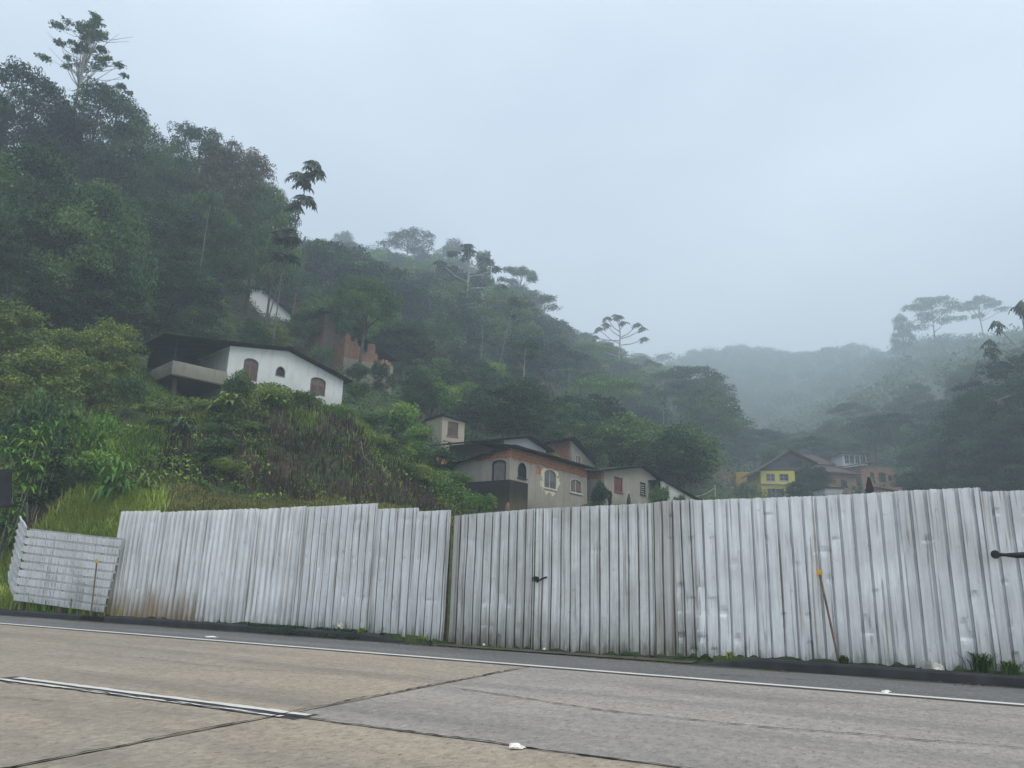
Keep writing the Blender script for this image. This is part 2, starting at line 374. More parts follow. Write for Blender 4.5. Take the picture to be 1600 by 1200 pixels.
# ------------------------------------------------------------------ terrain
H = EYE
COLS = [  # px : ground profile, (horizontal range, image row of the bare ground)
 (-600, [(20, 930), (30, 760), (45, 620), (58, 500), (75, 350), (140, 300), (250, 220)]),
 (0,    [(19, 930), (24, 850), (30, 770), (40, 690), (50, 590), (57, 510), (66, 400), (76, 335), (100, 310), (250, 300)]),
 (100,  [(20, 922), (25, 850), (30, 775), (38, 705), (49, 600), (57, 530), (68, 420), (80, 345), (110, 330), (250, 330)]),
 (200,  [(20, 900), (26, 812), (31, 778), (34, 745), (40, 668), (46, 615), (58, 545), (72, 450), (84, 370), (110, 350), (170, 370), (260, 400)]),
 (300,  [(20, 890), (28, 798), (32, 778), (35, 735), (40, 668), (44, 650), (49, 640), (56, 600), (66, 540), (78, 470), (90, 400), (150, 400), (250, 420)]),
 (400,  [(24, 850), (28, 805), (33, 782), (34.5, 768), (38, 690), (41, 640), (44, 620), (56, 602), (70, 545), (85, 505), (110, 480), (160, 460), (260, 400)]),
 (530,  [(24, 850), (28, 805), (34, 785), (35.5, 768), (38.5, 700), (42, 662), (48, 645), (58, 625), (72, 590), (85, 560), (110, 520), (160, 440), (260, 405)]),
 (620,  [(24, 850), (28, 808), (35, 788), (37, 765), (41, 735), (46, 705), (54, 668), (65, 640), (85, 600), (120, 530), (165, 445), (185, 440), (260, 440)]),
 (700,  [(24, 860), (28, 820), (36, 800), (42, 770), (49, 730), (56, 706), (60, 700), (75, 690), (90, 650), (120, 535), (150, 485), (175, 455), (260, 480)]),
 (790,  [(24, 880), (32, 830), (40, 805), (46, 798), (52, 752), (58, 728), (70, 710), (100, 645), (150, 505), (190, 510), (260, 530)]),
 (900,  [(24, 900), (40, 830), (48, 800), (54, 772), (60, 745), (80, 728), (110, 690), (150, 590), (190, 556), (260, 580)]),
 (1000, [(24, 910), (44, 840), (53, 795), (66, 785), (90, 765), (120, 725), (160, 620), (190, 606), (240, 650), (310, 550)]),
 (1090, [(24, 920), (44, 850), (53, 815), (70, 800), (90, 785), (120, 755), (160, 680), (195, 655), (240, 700), (330, 610), (410, 560)]),
 (1160, [(24, 925), (50, 850), (70, 820), (100, 798), (130, 780), (160, 745), (190, 750), (260, 740), (350, 600), (430, 552)]),
 (1250, [(24, 930), (50, 860), (80, 820), (120, 788), (140, 778), (170, 755), (220, 720), (280, 665), (350, 600), (420, 562)]),
 (1350, [(24, 930), (50, 860), (80, 825), (120, 785), (140, 770), (160, 745), (200, 705), (260, 650), (330, 595), (400, 552)]),
 (1450, [(24, 935), (50, 860), (80, 820), (110, 790), (140, 750), (180, 700), (230, 630), (300, 565), (350, 540)]),
 (1600, [(24, 940), (50, 860), (80, 815), (100, 770), (120, 730), (150, 680), (200, 610), (260, 560), (320, 540)]),
 (2200, [(24, 960), (50, 870), (80, 780), (120, 640), (200, 480), (300, 400)]),
]
RR = np.concatenate([np.linspace(10, 60, 101), np.linspace(61, 130, 60), np.linspace(132, 440, 90), np.linspace(446, 960, 80)])
_az, _zt = [], []
def far_r(px, r_): return 200+(r_-200)*2.55 if (px > 1050 and r_ > 200) else (100+(r_-100)*2.2 if (410 < px <= 1050 and r_ > 100) else r_)
for px, pr in COLS:
    pr = [(far_r(px, a), b) for a, b in pr]
    v = ray(px, 700); _az.append(math.atan2(v[0], v[1]))
    rs, zs = [0, 12], [0.0, 0.1]
    for r_, py in pr:
        q = ray(px, py); rs.append(r_); zs.append(H+r_*q[2]/math.hypot(q[0], q[1]))
    e = zs[-1]; rs += [rs[-1]+60, 1000]; zs += [e-6, e-30]
    zz = np.interp(RR, rs, zs)
    _zt.append(zz)
_az = np.array(_az); _zt = np.array(_zt)
def ground(x, y):
    x = np.asarray(x, float); y = np.asarray(y, float)
    az = np.arctan2(x, y); r = np.hypot(x, y); t = x*RN[0]+y*RN[1]; s = x*RU[0]+y*RU[1]
    a = np.clip(az, _az[0], _az[-1]-1e-6); i = np.clip(np.searchsorted(_az, a, side='right')-1, 0, len(_az)-2)
    f = (a-_az[i])/(_az[i+1]-_az[i]); f = f*f*(3-2*f)
    j = np.clip(np.searchsorted(RR, r, side='right')-1, 0, len(RR)-2); g = np.clip((r-RR[j])/(RR[j+1]-RR[j]), 0, 1)
    z = (_zt[i, j]*(1-g)+_zt[i, j+1]*g)*(1-f)+(_zt[i+1, j]*(1-g)+_zt[i+1, j+1]*g)*f
    amp = smooth(24, 60, r)
    z = z+fbm(x*0.12, y*0.12)*0.9*amp+fbm(x*0.7, y*0.7, 3)*0.22*smooth(16, 30, r)
    verge = 0.13+0.03*vnoise(x*1.5, y*1.5)-0.11*smooth(-8.4, -7.4, s)*(1-smooth(-3.6, -2.6, s))
    k = smooth(14.2, 18.5, t)
    z = verge*(1-k)+np.maximum(z, verge)*k
    rug = smooth(34.5, 36.5, r)*(1-smooth(42, 46, r))*smooth(R(-27), R(-22), az)*(1-smooth(R(-6), R(-3), az))
    z = z+rug*(fbm(x*0.9+3, y*0.9, 4)*0.9)
    return np.where(t < 13.06, -0.45, z)
azs = np.radians(np.linspace(-88, 75, 420)); rs = np.concatenate([np.linspace(11, 34, 70)[:-1], np.linspace(34, 60, 70), np.linspace(61, 130, 60), np.linspace(133, 960, 150)])
A, RG = np.meshgrid(azs, rs, indexing='ij'); X = RG*np.sin(A); Y = RG*np.cos(A); Z = ground(X, Y)
nr = len(rs); idx = np.arange(len(azs)*nr).reshape(len(azs), nr)
Q = np.stack([idx[:-1, :-1], idx[:-1, 1:], idx[1:, 1:], idx[1:, :-1]], -1).reshape(-1, 4)
T = X*RN[0]+Y*RN[1]; keep = (T[:-1, :-1].ravel() > 12.6); Q = Q[keep]
hill = link('hillside', npmesh('hillside', np.stack([X, Y, Z], -1).reshape(-1, 3), Q, True), SOIL); tag(hill, kind='structure')
mb = MB(); mb.add([(-1400, -1400, -0.5), (1400, -1400, -0.5), (1400, 1400, -0.5), (-1400, 1400, -0.5)], [(0, 1, 2, 3)])
tag(mb.build('ground', SOIL), kind='structure')
# ------------------------------------------------------------------ road (local frame: x along the road, y across)
def rsheet(name, x0, x1, y0, y1, z, mat, nx=2, jit=0.0, kind='structure', dz=None):
    vs, fs = [], []
    n = max(2, nx)
    for i in range(n):
        x = x0+(x1-x0)*i/(n-1)
        a, b = (random.uniform(-jit, jit), random.uniform(-jit, jit)) if jit else (0, 0)
        vs += [(x, y0+a, z), (x, y1+b, z)]
    for i in range(n-1): fs.append((2*i, 2*i+2, 2*i+3, 2*i+1))
    m_ = MB(); m_.add(vs, fs); o = m_.build(name, mat); o.rotation_euler = (0, 0, ROAD_ROT)
    return tag(o, kind=kind)
base = rsheet('roadbed', -300, 300, -14, 12.86, -0.02, ROAD_GREY)
# slabs: joints across at s=-4.87, lane joint at t=5.5; left slabs are tan, right ones greyer
mb = MB(); g = 0.012
SL = [(-300, -4.86-g, 5.5+g, 10.72, 0), (-4.86+g, 300, 5.5+g, 10.72, 1), (-300, -4.86-g, -14, 5.5-g, 0), (-4.86+g, 300, -14, 5.5-g, 0)]
for i, (a, b, c, d, mi) in enumerate(SL):
    mb.add([(a, c, 0), (b, c, 0), (b, d, 0), (a, d, 0)], [(0, 1, 2, 3)], mi)
o = mb.build('road', [ROAD_TAN, ROAD_GREY]); o.rotation_euler = (0, 0, ROAD_ROT); tag(o, kind='structure')
rsheet('shoulder', -300, 300, 10.724, 12.86, 0.001, ASPH)
SILT = verge_mat(); SILT.name = 'gutter_silt'
def silt(x0, x1, n, w0):
    m_ = MB(); vs, fs = [], []
    for i in range(n+1):
        x = x0+(x1-x0)*i/n; e = w0*(0.35+1.3*max(0, float(vnoise(np.array(x*1.1), np.array(2.2)))+.35)); vs += [(x, 12.852-e, 0.0045), (x, 12.852, 0.0045)]
    for i in range(n): fs.append((2*i, 2*i+2, 2*i+3, 2*i+1))
    m_.add(vs, fs); o = m_.build('gutter_silt', SILT); o.rotation_euler = (0, 0, ROAD_ROT); tag(o, kind='structure')
silt(-24, 6, 400, .16)
rsheet('edge_line', -60, 60, 10.78, 10.93, 0.007, PAINT, 240, 0.008)
rsheet('tar_seam', -60, 60, 10.66, 10.80, 0.004, TAR_SHADOW, 240, 0.02)
for nm, y0, y1, x0, x1 in (('centre_line', 5.575, 5.675, -8.75, -4.65), ('centre_line', 5.42, 5.485, -8.85, -4.80), ):
    rsheet(nm, x0, x1, y0, y1, 0.0085, PAINT, 30, 0.012)
rsheet('tar_seam', -8.9, -4.62, 5.40, 5.70, 0.004, TAR_SHADOW, 60, 0.018)  # dark strip painting the thin shadow line alongside the centre lines
def crack(pts, wd, z=0.0105, name='crack'):
    vs, fs = [], []; P = []
    for (a, b) in zip(pts[:-1], pts[1:]):
        L_ = math.hypot(b[0]-a[0], b[1]-a[1]); n = max(2, int(L_/0.07))
        for i in range(n): P.append((a[0]+(b[0]-a[0])*i/n, a[1]+(b[1]-a[1])*i/n))
    P.append(pts[-1]); dx, dy = pts[-1][0]-pts[0][0], pts[-1][1]-pts[0][1]; l = math.hypot(dx, dy); nx_, ny_ = -dy/l, dx/l; o_ = 0
    for i, (x, y) in enumerate(P):
        o_ = o_*0.88+random.uniform(-0.022, 0.022); e = min(1, i/8, (len(P)-1-i)/8)
        k = wd*(0.35+abs(random.gauss(0, 0.6)))*max(0.05, e)
        vs += [(x+nx_*(o_-k), y+ny_*(o_-k), z), (x+nx_*(o_+k), y+ny_*(o_+k), z)]
    for i in range(len(P)-1): fs.append((2*i, 2*i+1, 2*i+3, 2*i+2))
    m_ = MB(); m_.add(vs, [f[::-1] for f in fs]); o = m_.build(name, CRACK); o.rotation_euler = (0, 0, ROAD_ROT); tag(o, kind='structure')
crack([(-4.86, -3), (-4.86, 5.5), (-4.88, 10.6)], 0.014)
crack([(-9.9, 5.36), (-4.86, 5.48), (2.5, 5.5), (12, 5.5)], 0.013)
crack([(-30, 5.5), (-9.9, 5.52)], 0.010)
crack([(-4.9, 8.1), (-4.1, 7.85), (-2.6, 7.5), (-1.9, 7.45), (-1.0, 7.5), (0.9, 7.72), (6, 7.9)], 0.012)
crack([(-11.8, 7.9), (-10, 7.95), (-8.3, 7.8), (-6.6, 8.0)], 0.005)
crack([(-8.6, 4.6), (-7.6, 4.7), (-6.6, 4.95)], 0.006)
crack([(-3.6, 3.6), (-2.9, 4.4), (-2.5, 4.9)], 0.007)
crack([(-2.8, 11.5), (-1.6, 11.75), (-0.6, 11.7)], 0.010)
crack([(-7.4, 4.35), (-7.1, 4.4)], 0.010)
crack([(-0.5, 11.55), (0.1, 11.5)], 0.02)
# kerb: two runs with a dropped driveway between, broken and mossy on the left
def kerb(x0, x1, name, h0, h1, lab, mossy=False):
    n = int((x1-x0)/0.12); vs, fs = [], []
    for i in range(n+1):
        f = i/n; x = x0+(x1-x0)*f; h = (h0+(h1-h0)*smooth(0, 1, f)) if not callable(h0) else h0(x)
        j = 0.012*fbm(np.array(x*3.0), np.array(1.3)); y0 = 12.86+j; hh = h+0.02*float(vnoise(np.array(x*2.1), np.array(7.7)))
        for (yy, zz) in ((y0-0.03, -0.02), (y0, hh*0.8), (y0+0.035, hh), (y0+0.16, hh+0.004), (y0+0.20, -0.02)): vs.append((x, float(yy), max(zz, -0.02)))
    for i in range(n):
        for k in range(4): a = i*5+k; fs.append((a, a+5, a+6, a+1))
    fs += [(0, 1, 2, 3, 4), tuple(n*5+k for k in (4, 3, 2, 1, 0))]
    m_ = MB(); m_.add(vs, [tuple(reversed(f)) for f in fs]); o = m_.build(name, KERB); o.rotation_euler = (0, 0, ROAD_ROT)
    tag(o, lab, 'kerb')
kerb(-40, -18.0, 'kerb', lambda x: 0.13, 0, 'dark worn kerb beside the grass left of the storm drain gap')
kerb(-17.1, -8.0, 'kerb', lambda x: 0.145*(1-smooth(-9.6, -8.3, x)), 0, 'mossy broken kerb under the left run of metal hoarding')
kerb(-3.1, 40, 'kerb', lambda x: 0.15*smooth(-3.0, -1.9, x), 0, 'dark smooth kerb rising from the driveway at the right')
# storm drain mouth in the gap
mb = MB(); mb.box(-18.0, -17.1, 12.9, 13.06, -0.02, 0.115); mb.box(-18.0, -17.75, 12.84, 12.9, -0.02, 0.10); o = mb.build('storm_drain', CRACK); o.rotation_euler = (0, 0, ROAD_ROT)
tag(o, 'black storm drain mouth in the gap of the kerb at left', 'drain')
mb = MB()
rs_ = rsheet('driveway_apron', -7.9, -3.0, 12.862, 13.5, 0.02, VERGE, 30, 0.0)
# ------------------------------------------------------------------ metal hoarding along the verge (local frame: x along, y away from the road)
def panel_mesh(mb_, x0, x1, zb0, zb1, zt0, zt1, pitch=0.19, depth=0.065, yoff=0.0, lean=0.0, soft=False, dent=0.014, wob=0.0, holes=True, ragged=0.02, taper=0.0, seed=0):
    rr = random.Random(seed*7+int(abs(x0)*100)); prof = []
    x = x0; ph = 0
    while x < x1-1e-4:
        p = min(pitch*rr.uniform(0.94, 1.06), x1-x)
        if soft: prof += [(x, 0), (x+0.18*p, 0.06), (x+0.36*p, 0.5), (x+0.5*p, 1), (x+0.68*p, 1), (x+0.84*p, 0.45)]
        else: prof += [(x, 0), (x+0.10*p, 0.0), (x+0.20*p, 0.02), (x+0.30*p, 0.02), (x+0.44*p, 0.0), (x+0.47*p, 0.28), (x+0.56*p, 0.30), (x+0.66*p, 0.28), (x+0.68*p, 1), (x+0.83*p, 1.0), (x+0.86*p, 0)]
        x += p
    prof.append((x1, 0)); nz = 54; vs = []; fs = []
    xs = np.array([p[0] for p in prof]); ys = np.array([p[1] for p in prof])*depth
    fx = (xs-x0)/(x1-x0); n = len(xs); sd = rr.uniform(0, 50)
    for k in range(nz+1):
        f = k/nz
        rag = np.array([0.5*ragged*(rr.random()-0.5) for _ in xs]) if k == nz else (ragged*(vnoise(xs*9+sd, xs*0+3)*1.6) if k == 0 else 0*xs)
        z = (zb0+(zb1-zb0)*fx)*(1-f)+(zt0+(zt1-zt0)*fx)*f+rag*(0.5 if k == nz else 1)
        dn = fbm(xs*0.9+sd, z*0.9, 2)*dent*2+dent*2.6*np.maximum(0, vnoise(xs*5.5+sd, z*5+9)-0.33)*2+dent*0.25*vnoise(xs*0+sd+np.floor((xs-x0)/pitch)*3.7, z*2.2)
        bl = 0.025*np.maximum(0, 1-f*7)*vnoise(xs*7+sd, z*0+1.5)
        xx = xs+taper*(f-0.5)*(fx-0.5)+wob*(f-0.5)
        y = ys+dn+bl+yoff+lean*f
        vs += [(xx[i], y[i], z[i]) for i in range(n)]
    for k in range(nz):
        for i in range(n-1): fs.append((k*n+i, k*n+i+1, (k+1)*n+i+1, (k+1)*n+i))
    mb_.add(vs, fs)
    if holes:
        for i in range(n-1):
            if xs[i+1]-xs[i] > 0.4*pitch and rr.random() < 0.8:
                for zf in (0.28, 0.60, 0.86):
                    if rr.random() < 0.33:
                        f = zf+rr.uniform(-0.03, 0.03); k = int(f*nz); q = vs[k*n+i]; q2 = vs[(k+1)*n+i+1]
                        cx = (q[0]*0.4+q2[0]*0.6); cz = q[2]+0.03; cyy = min(q[1], q2[1], vs[k*n+i+1][1], vs[(k+1)*n+i][1])-0.004
                        r_ = rr.uniform(0.008, 0.016); vv = [(cx+r_*math.cos(a*math.pi/3)*0.8, cyy, cz+r_*1.3*math.sin(a*math.pi/3)) for a in range(6)]
                        mb_.add(vv, [(0, 1, 2, 3, 4, 5)], 1)
FT = 13.3
def fence_root(name, s, label, cat, group=None):
    e = empty(name, RP(s, FT, 0), ROAD_ROT); return tag(e, label, cat, group)
def panel(root, s0, x0, x1, zb, zt, mat, **k):
    m_ = MB(); panel_mesh(m_, x0-s0, x1-s0, zb[0], zb[1], zt[0], zt[1], **k); return m_.build('panel', [mat, HOLE], root)
def rail(root, s0, x0, x1, z, y=0.085):
    m_ = MB(); m_.box(x0-s0, x1-s0, y, y+0.06, z, z+0.09); m_.build('rail', WOOD, root)
def fpost(root, s0, x, z1, y=0.15):
    m_ = MB(); m_.tube([(x-s0, y+0.07, -0.1), (x-s0, y+0.07, z1)], 0.055, 7); m_.build('post', WOOD, root)
F1 = fence_root('hoarding_fence', -17.8, 'long white corrugated hoarding left of the gate, mud splashed at its foot', 'fence')
s0 = -17.8
panel(F1, s0, -17.72, -16.3, (0.12, 0.14), (2.70, 2.70), SHEET_RUST, pitch=0.165, soft=True, wob=0.0, ragged=0.09, seed=1)
panel(F1, s0, -16.33, -14.6, (0.13, 0.15), (2.66, 2.68), SHEET_RUST, pitch=0.165, soft=True, yoff=-0.012, ragged=0.09, seed=2)
panel(F1, s0, -14.63, -13.0, (0.15, 0.15), (2.68, 2.70), SHEET, pitch=0.165, soft=True, yoff=0.004, ragged=0.07, seed=3)
panel(F1, s0, -13.03, -11.62, (0.15, 0.15), (2.67, 2.73), SHEET, pitch=0.165, soft=True, yoff=-0.012, ragged=0.07, seed=4)
panel(F1, s0, -11.66, -9.66, (0.14, 0.15), (2.70, 2.75), SHEET, pitch=0.185, yoff=-0.03, ragged=0.05, seed=5)
panel(F1, s0, -9.69, -8.66, (0.12, 0.10), (2.63, 2.64), SHEET, pitch=0.19, yoff=0.0, ragged=0.05, seed=6)
panel(F1, s0, -8.68, -7.90, (0.09, 0.05), (2.56, 2.58), SHEET, pitch=0.19, yoff=-0.018, wob=0.03, ragged=0.05, seed=7)
for z in (0.7, 1.85): rail(F1, s0, -17.6, -7.95, z)
for x in (-16.4, -13.1, -11.5, -9.7, -8.02): fpost(F1, s0, x, 2.3)
G1 = fence_root('hoarding_gate', -7.8, 'weathered white corrugated gate of two leaves between the two runs of hoarding', 'gate')
s0 = -7.8
panel(G1, s0, -7.78, -7.58, (0.03, 0.03), (2.46, 2.48), SHEET_WORN, pitch=0.2, yoff=0.02, ragged=0.04, seed=8)
for (a, b, z0, z1, md, sd) in ((-7.60, -6.00, 2.48, 2.575, SHEET_OLD, 9), (-5.97, -3.70, 2.575, 2.635, SHEET_OLD, 10)):
    p_ = panel(G1, s0, a, b, (0.02, 0.03 if sd == 9 else 0.08), (z0, z1), md, pitch=0.185, yoff=-0.01, ragged=0.06, seed=sd); p_.name = 'gate_leaf'
m_ = MB(); m_.tube([(-5.98-s0, -0.02, 1.27), (-5.90-s0, -0.07, 1.22), (-5.82-s0, -0.03, 1.28), (-5.72-s0, -0.04, 1.31)], 0.016, 6)
m_.tube([(-5.96-s0+0.045*math.cos(a), -0.035, 1.27+0.04*math.sin(a)) for a in np.linspace(0, 6.28, 14)], 0.012, 5)
m_.build('latch_chain', BLACK, G1)
m_ = MB(); m_.tube([(-5.93-s0, -0.016, 1.27), (-5.93-s0, -0.028, 1.27)], 0.05, 12); m_.build('latch_hole', HOLE, G1)
for z in (0.6, 1.9): rail(G1, s0, -7.7, -6.05, z); rail(G1, s0, -5.93, -3.75, z)
for x in (-7.72, -3.8): fpost(G1, s0, x, 2.35)
F2 = fence_root('hoarding_fence', -3.7, 'tall dented white corrugated hoarding right of the gate, beside the dark kerb', 'fence')
s0 = -3.7
panel(F2, s0, -3.68, -3.30, (0.08, 0.10), (2.65, 2.69), SHEET_WORN, pitch=0.19, yoff=0.012, ragged=0.05, dent=0.03, seed=11)
panel(F2, s0, -3.31, -2.95, (0.09, 0.11), (2.67, 2.69), SHEET_OLD, pitch=0.17, yoff=-0.02, ragged=0.06, dent=0.035, wob=-0.03, seed=12)
panel(F2, s0, -2.98, -0.78, (0.11, 0.18), (2.67, 2.70), SHEET, pitch=0.205, yoff=-0.005, ragged=0.05, dent=0.026, seed=13)
panel(F2, s0, -0.80, 0.24, (0.18, 0.17), (2.70, 2.745), SHEET, pitch=0.20, yoff=-0.022, ragged=0.05, dent=0.028, seed=14)
panel(F2, s0, 0.22, 1.33, (0.17, 0.17), (2.745, 2.77), SHEET, pitch=0.21, yoff=-0.035, ragged=0.06, dent=0.036, seed=15)
panel(F2, s0, 1.31, 3.3, (0.17, 0.17), (2.71, 2.72), SHEET, pitch=0.21, yoff=-0.012, ragged=0.05, dent=0.032, seed=16)
panel(F2, s0, 3.28, 5.3, (0.17, 0.17), (2.73, 2.74), SHEET, pitch=0.21, yoff=-0.03, ragged=0.05, dent=0.02, seed=17)
for z in (0.7, 1.85): rail(F2, s0, -3.6, 5.2, z)
for x in (-3.2, -0.8, 1.4, 3.3): fpost(F2, s0, x, 2.35)
# bent scrap at the foot of the right run
m_ = MB(); m_.add([(0.30, -0.06, 0.13), (0.60, -0.10, 0.12), (0.58, -0.03, 0.20), (0.42, -0.015, 0.27), (0.32, -0.03, 0.24), (0.45, -0.14, 0.15)], [(0, 5, 3, 4), (5, 1, 2, 3)])
o = m_.build('scrap_sheet', SHEET_OLD, None); o.location = RP(0, FT, 0.0); o.rotation_euler = (0, 0, ROAD_ROT); tag(o, 'crumpled piece of torn sheet metal at the foot of the right hoarding', 'scrap metal')
# low piece with level ribs, and its leaning return
S1 = empty('sheet_barrier', RP(-21.3, 13.12, 0), ROAD_ROT); tag(S1, 'low crooked barrier of sheets with level ribs on the grass at far left', 'barrier')
def level_sheet(x0, x1, zb, zt, n, mat, name, parent, M=None, skew=0.0, d=0.05):
    m_ = MB(); vs = []; fs = []; nx_ = 22; prof = []
    for k in range(n): prof += [(k/n, 0.0), ((k+0.70)/n, 0.0-d*0.25), ((k+0.80)/n, d), ((k+0.93)/n, d)]
    prof.append((1.0, 0)); m = len(prof)
    for i in range(nx_+1):
        f = i/nx_; b = zb[0]+(zb[1]-zb[0])*f; t_ = zt[0]+(zt[1]-zt[0])*f
        for (q, y) in prof:
            z = b+(t_-b)*q; vs.append((x0+(x1-x0)*f+skew*q*f, y+0.03*float(vnoise(np.array(f*5+q*3), np.array(q*4.0+1)))+0.05*math.sin(f*3.0)*(1-q), z+0.012*float(vnoise(np.array(f*9), np.array(q*7+3)))))
    for i in range(nx_):
        for k in range(m-1): fs.append((i*m+k, (i+1)*m+k, (i+1)*m+k+1, i*m+k+1))
    m_.add(vs, fs); return m_.build(name, mat, parent, M)
level_sheet(0.12, 3.75, (0.37, 0.20), (2.28, 2.00), 9, SHEET, 'panel', S1, skew=0.28, d=0.06)
Mx = Matrix.Translation((0.12, 0.0, 0)) @ Matrix.Rotation(R(160), 4, 'Z')
level_sheet(0.0, 1.1, (0.42, 0.95), (2.30, 2.66), 9, SHEET_OLD, 'return_panel', S1, Mx, d=0.035)
for x in (0.3, 1.9, 3.5):
    m_ = MB(); m_.tube([(x, 0.14, 0.0), (x, 0.16, 1.9)], 0.05, 7); m_.build('post', WOOD, S1)
# marker stakes
def marker(s, t, zb, zt, lab, ds=0.0, head=YELLOW, hs=0.042, stake=STAKE, rad=0.018):
    e = empty('marker_stake', RP(s, t, zb), ROAD_ROT); tag(e, lab, 'marker stake')
    m_ = MB(); m_.tube([(ds, 0, -0.05), (ds*0.5, 0.004, (zt-zb)*0.5), (0, 0, zt-zb)], rad, 6); m_.build('stake', stake, e)
    m_ = MB(); m_.box(-hs, hs, -0.03, -0.012, zt-zb-0.03, zt-zb+2*hs-0.03); m_.box(-hs*0.7, hs*0.7, -0.036, -0.03, zt-zb-0.03+hs*0.3, zt-zb+1.7*hs-0.03, 0)
    m_.build('reflector', head, e)
marker(-1.0, 13.17, 0.12, 1.47, 'thin brown stake with a square yellow reflector against the right hoarding', 0.19)
marker(-17.9, 12.98, 0.12, 1.42, 'rusty stake with a small yellow reflector before the low barrier', 0.1, hs=0.045, stake=WOOD)
marker(-10.35, 13.17, 0.12, 1.74, 'thin stake with a pale head on the left hoarding', -0.0, head=STONE, hs=0.03, stake=STONE, rad=.012)  # pale upright where the hoarding has only a greenish gap, no stake
# black handle reaching in at the right edge
e = empty('fence_latch', RP(1.40, 13.16, 1.78), ROAD_ROT); tag(e, 'black metal latch with a round knob on the hoarding at right edge', 'latch')
m_ = MB(); m_.tube([(0, 0.06, 0), (0, -0.01, 0), (0, -0.06, 0)], [0.05, 0.062, 0.045], 14); m_.build('knob', BLACK, e)
m_ = MB(); m_.tube([(0.02, 0, 0), (0.12, -0.01, -0.005), (0.24, -0.02, -0.01), (0.5, -0.02, 0.0), (0.8, 0.0, 0)], [0.03, 0.024, 0.04, 0.05, 0.05], 10); m_.build('arm', BLACK, e)
# litter and stones
def lump(name, p, sx, sy, sz, mat, lab, cat, seed=0, rot=0.0):
    import bmesh
    bm = bmesh.new(); bmesh.ops.create_icosphere(bm, subdivisions=3, radius=1)
    for v in bm.verts:
        a = fbm(np.array(v.co.x*1.7+seed), np.array(v.co.y*1.7+v.co.z*2.3), 3); v.co *= 1+0.75*float(a)
        v.co.x *= sx; v.co.y *= sy; v.co.z = max(-0.2*sz, v.co.z*sz)
    me = bpy.data.meshes.new(name); bm.to_mesh(me); bm.free(); o = link(name, me, mat); o.location = p; o.rotation_euler = (0, 0, rot); return tag(o, lab, cat)
lump('crumpled_paper', RP(-2.55, 5.41, 0.012), 0.055, 0.03, 0.028, PAPER, 'crumpled white paper lying on the lane joint near the bottom', 'litter', 1, 0.3)
lump('crumpled_wrapper', RP(-0.17, 10.97, 0.012), 0.06, 0.035, 0.025, PAPER, 'white wrapper lying on the edge line at right', 'litter', 5)
lump('paper_scrap', RP(-11.86, 11.25, 0.015), 0.12, 0.05, 0.02, PAPER, 'flat white scrap on the asphalt shoulder at left', 'litter', 9)
lump('stone', RP(-10.25, 13.08, 0.19), 0.09, 0.07, 0.12, STONE, 'pale round stone at the foot of the left hoarding', 'stone', 3)
for i, (s, k, lab) in enumerate([(-6.95, .025, 'small white rubble piece under the gate beside the left leaf edge'), (-5.72, .025, 'white rubble lump just right of the gate latch foot')]):
    lump('rubble', RP(s, 13.2, 0.05), k, k*.8, k, PAPER, lab, 'rubble', i*3)
# ------------------------------------------------------------------ houses
def arch(x0, x1, z0, z1, spring=None, n=10, pointed=False):
    r_ = (x1-x0)/2; sp = z1-min(r_, (z1-z0)*0.4) if spring is None else spring; c = (x0+x1)/2; pts = [(x0, z0), (x1, z0)]
    for k in range(n+1):
        a = math.pi*k/n; x = c+r_*math.cos(a); h = math.sin(a) if not pointed else 1-abs(math.cos(a))**1.3
        pts.append((x, sp+(z1-sp)*h))
    return pts
def inset(poly, k, kz=None):
    xs = [p[0] for p in poly]; zs = [p[1] for p in poly]; cx, cz = (min(xs)+max(xs))/2, (min(zs)+max(zs))/2
    hx, hz = (max(xs)-min(xs))/2, (max(zs)-min(zs))/2
    return [(cx+(x-cx)*(hx-k)/hx, cz+(z-cz)*(hz-k)/hz) for x, z in poly]
FR = Matrix.Identity(4)
def LEFT(d=0.0):                     # wall frame of the left side: its x runs from the near corner away
    return Matrix.Translation((0, 0, 0)) @ Matrix(((0, -1, 0, 0), (1, 0, 0, 0), (0, 0, 1, 0), (0, 0, 0, 1)))
def left_frame(x=0.0):               # wall x -> local y, wall y (inwards) -> local +x
    return Matrix(((0, 1, 0, x), (1, 0, 0, 0), (0, 0, 1, 0), (0, 0, 0, 1)))
def wall(root, poly, holes, mat, M=FR, th=0.2, name='wall'):
    m_ = MB(); m_.prism(poly, holes, 0, th); o = m_.build(name, mat, root, M)
    if M.to_3x3().determinant() < 0: o.data.flip_normals()
    return o
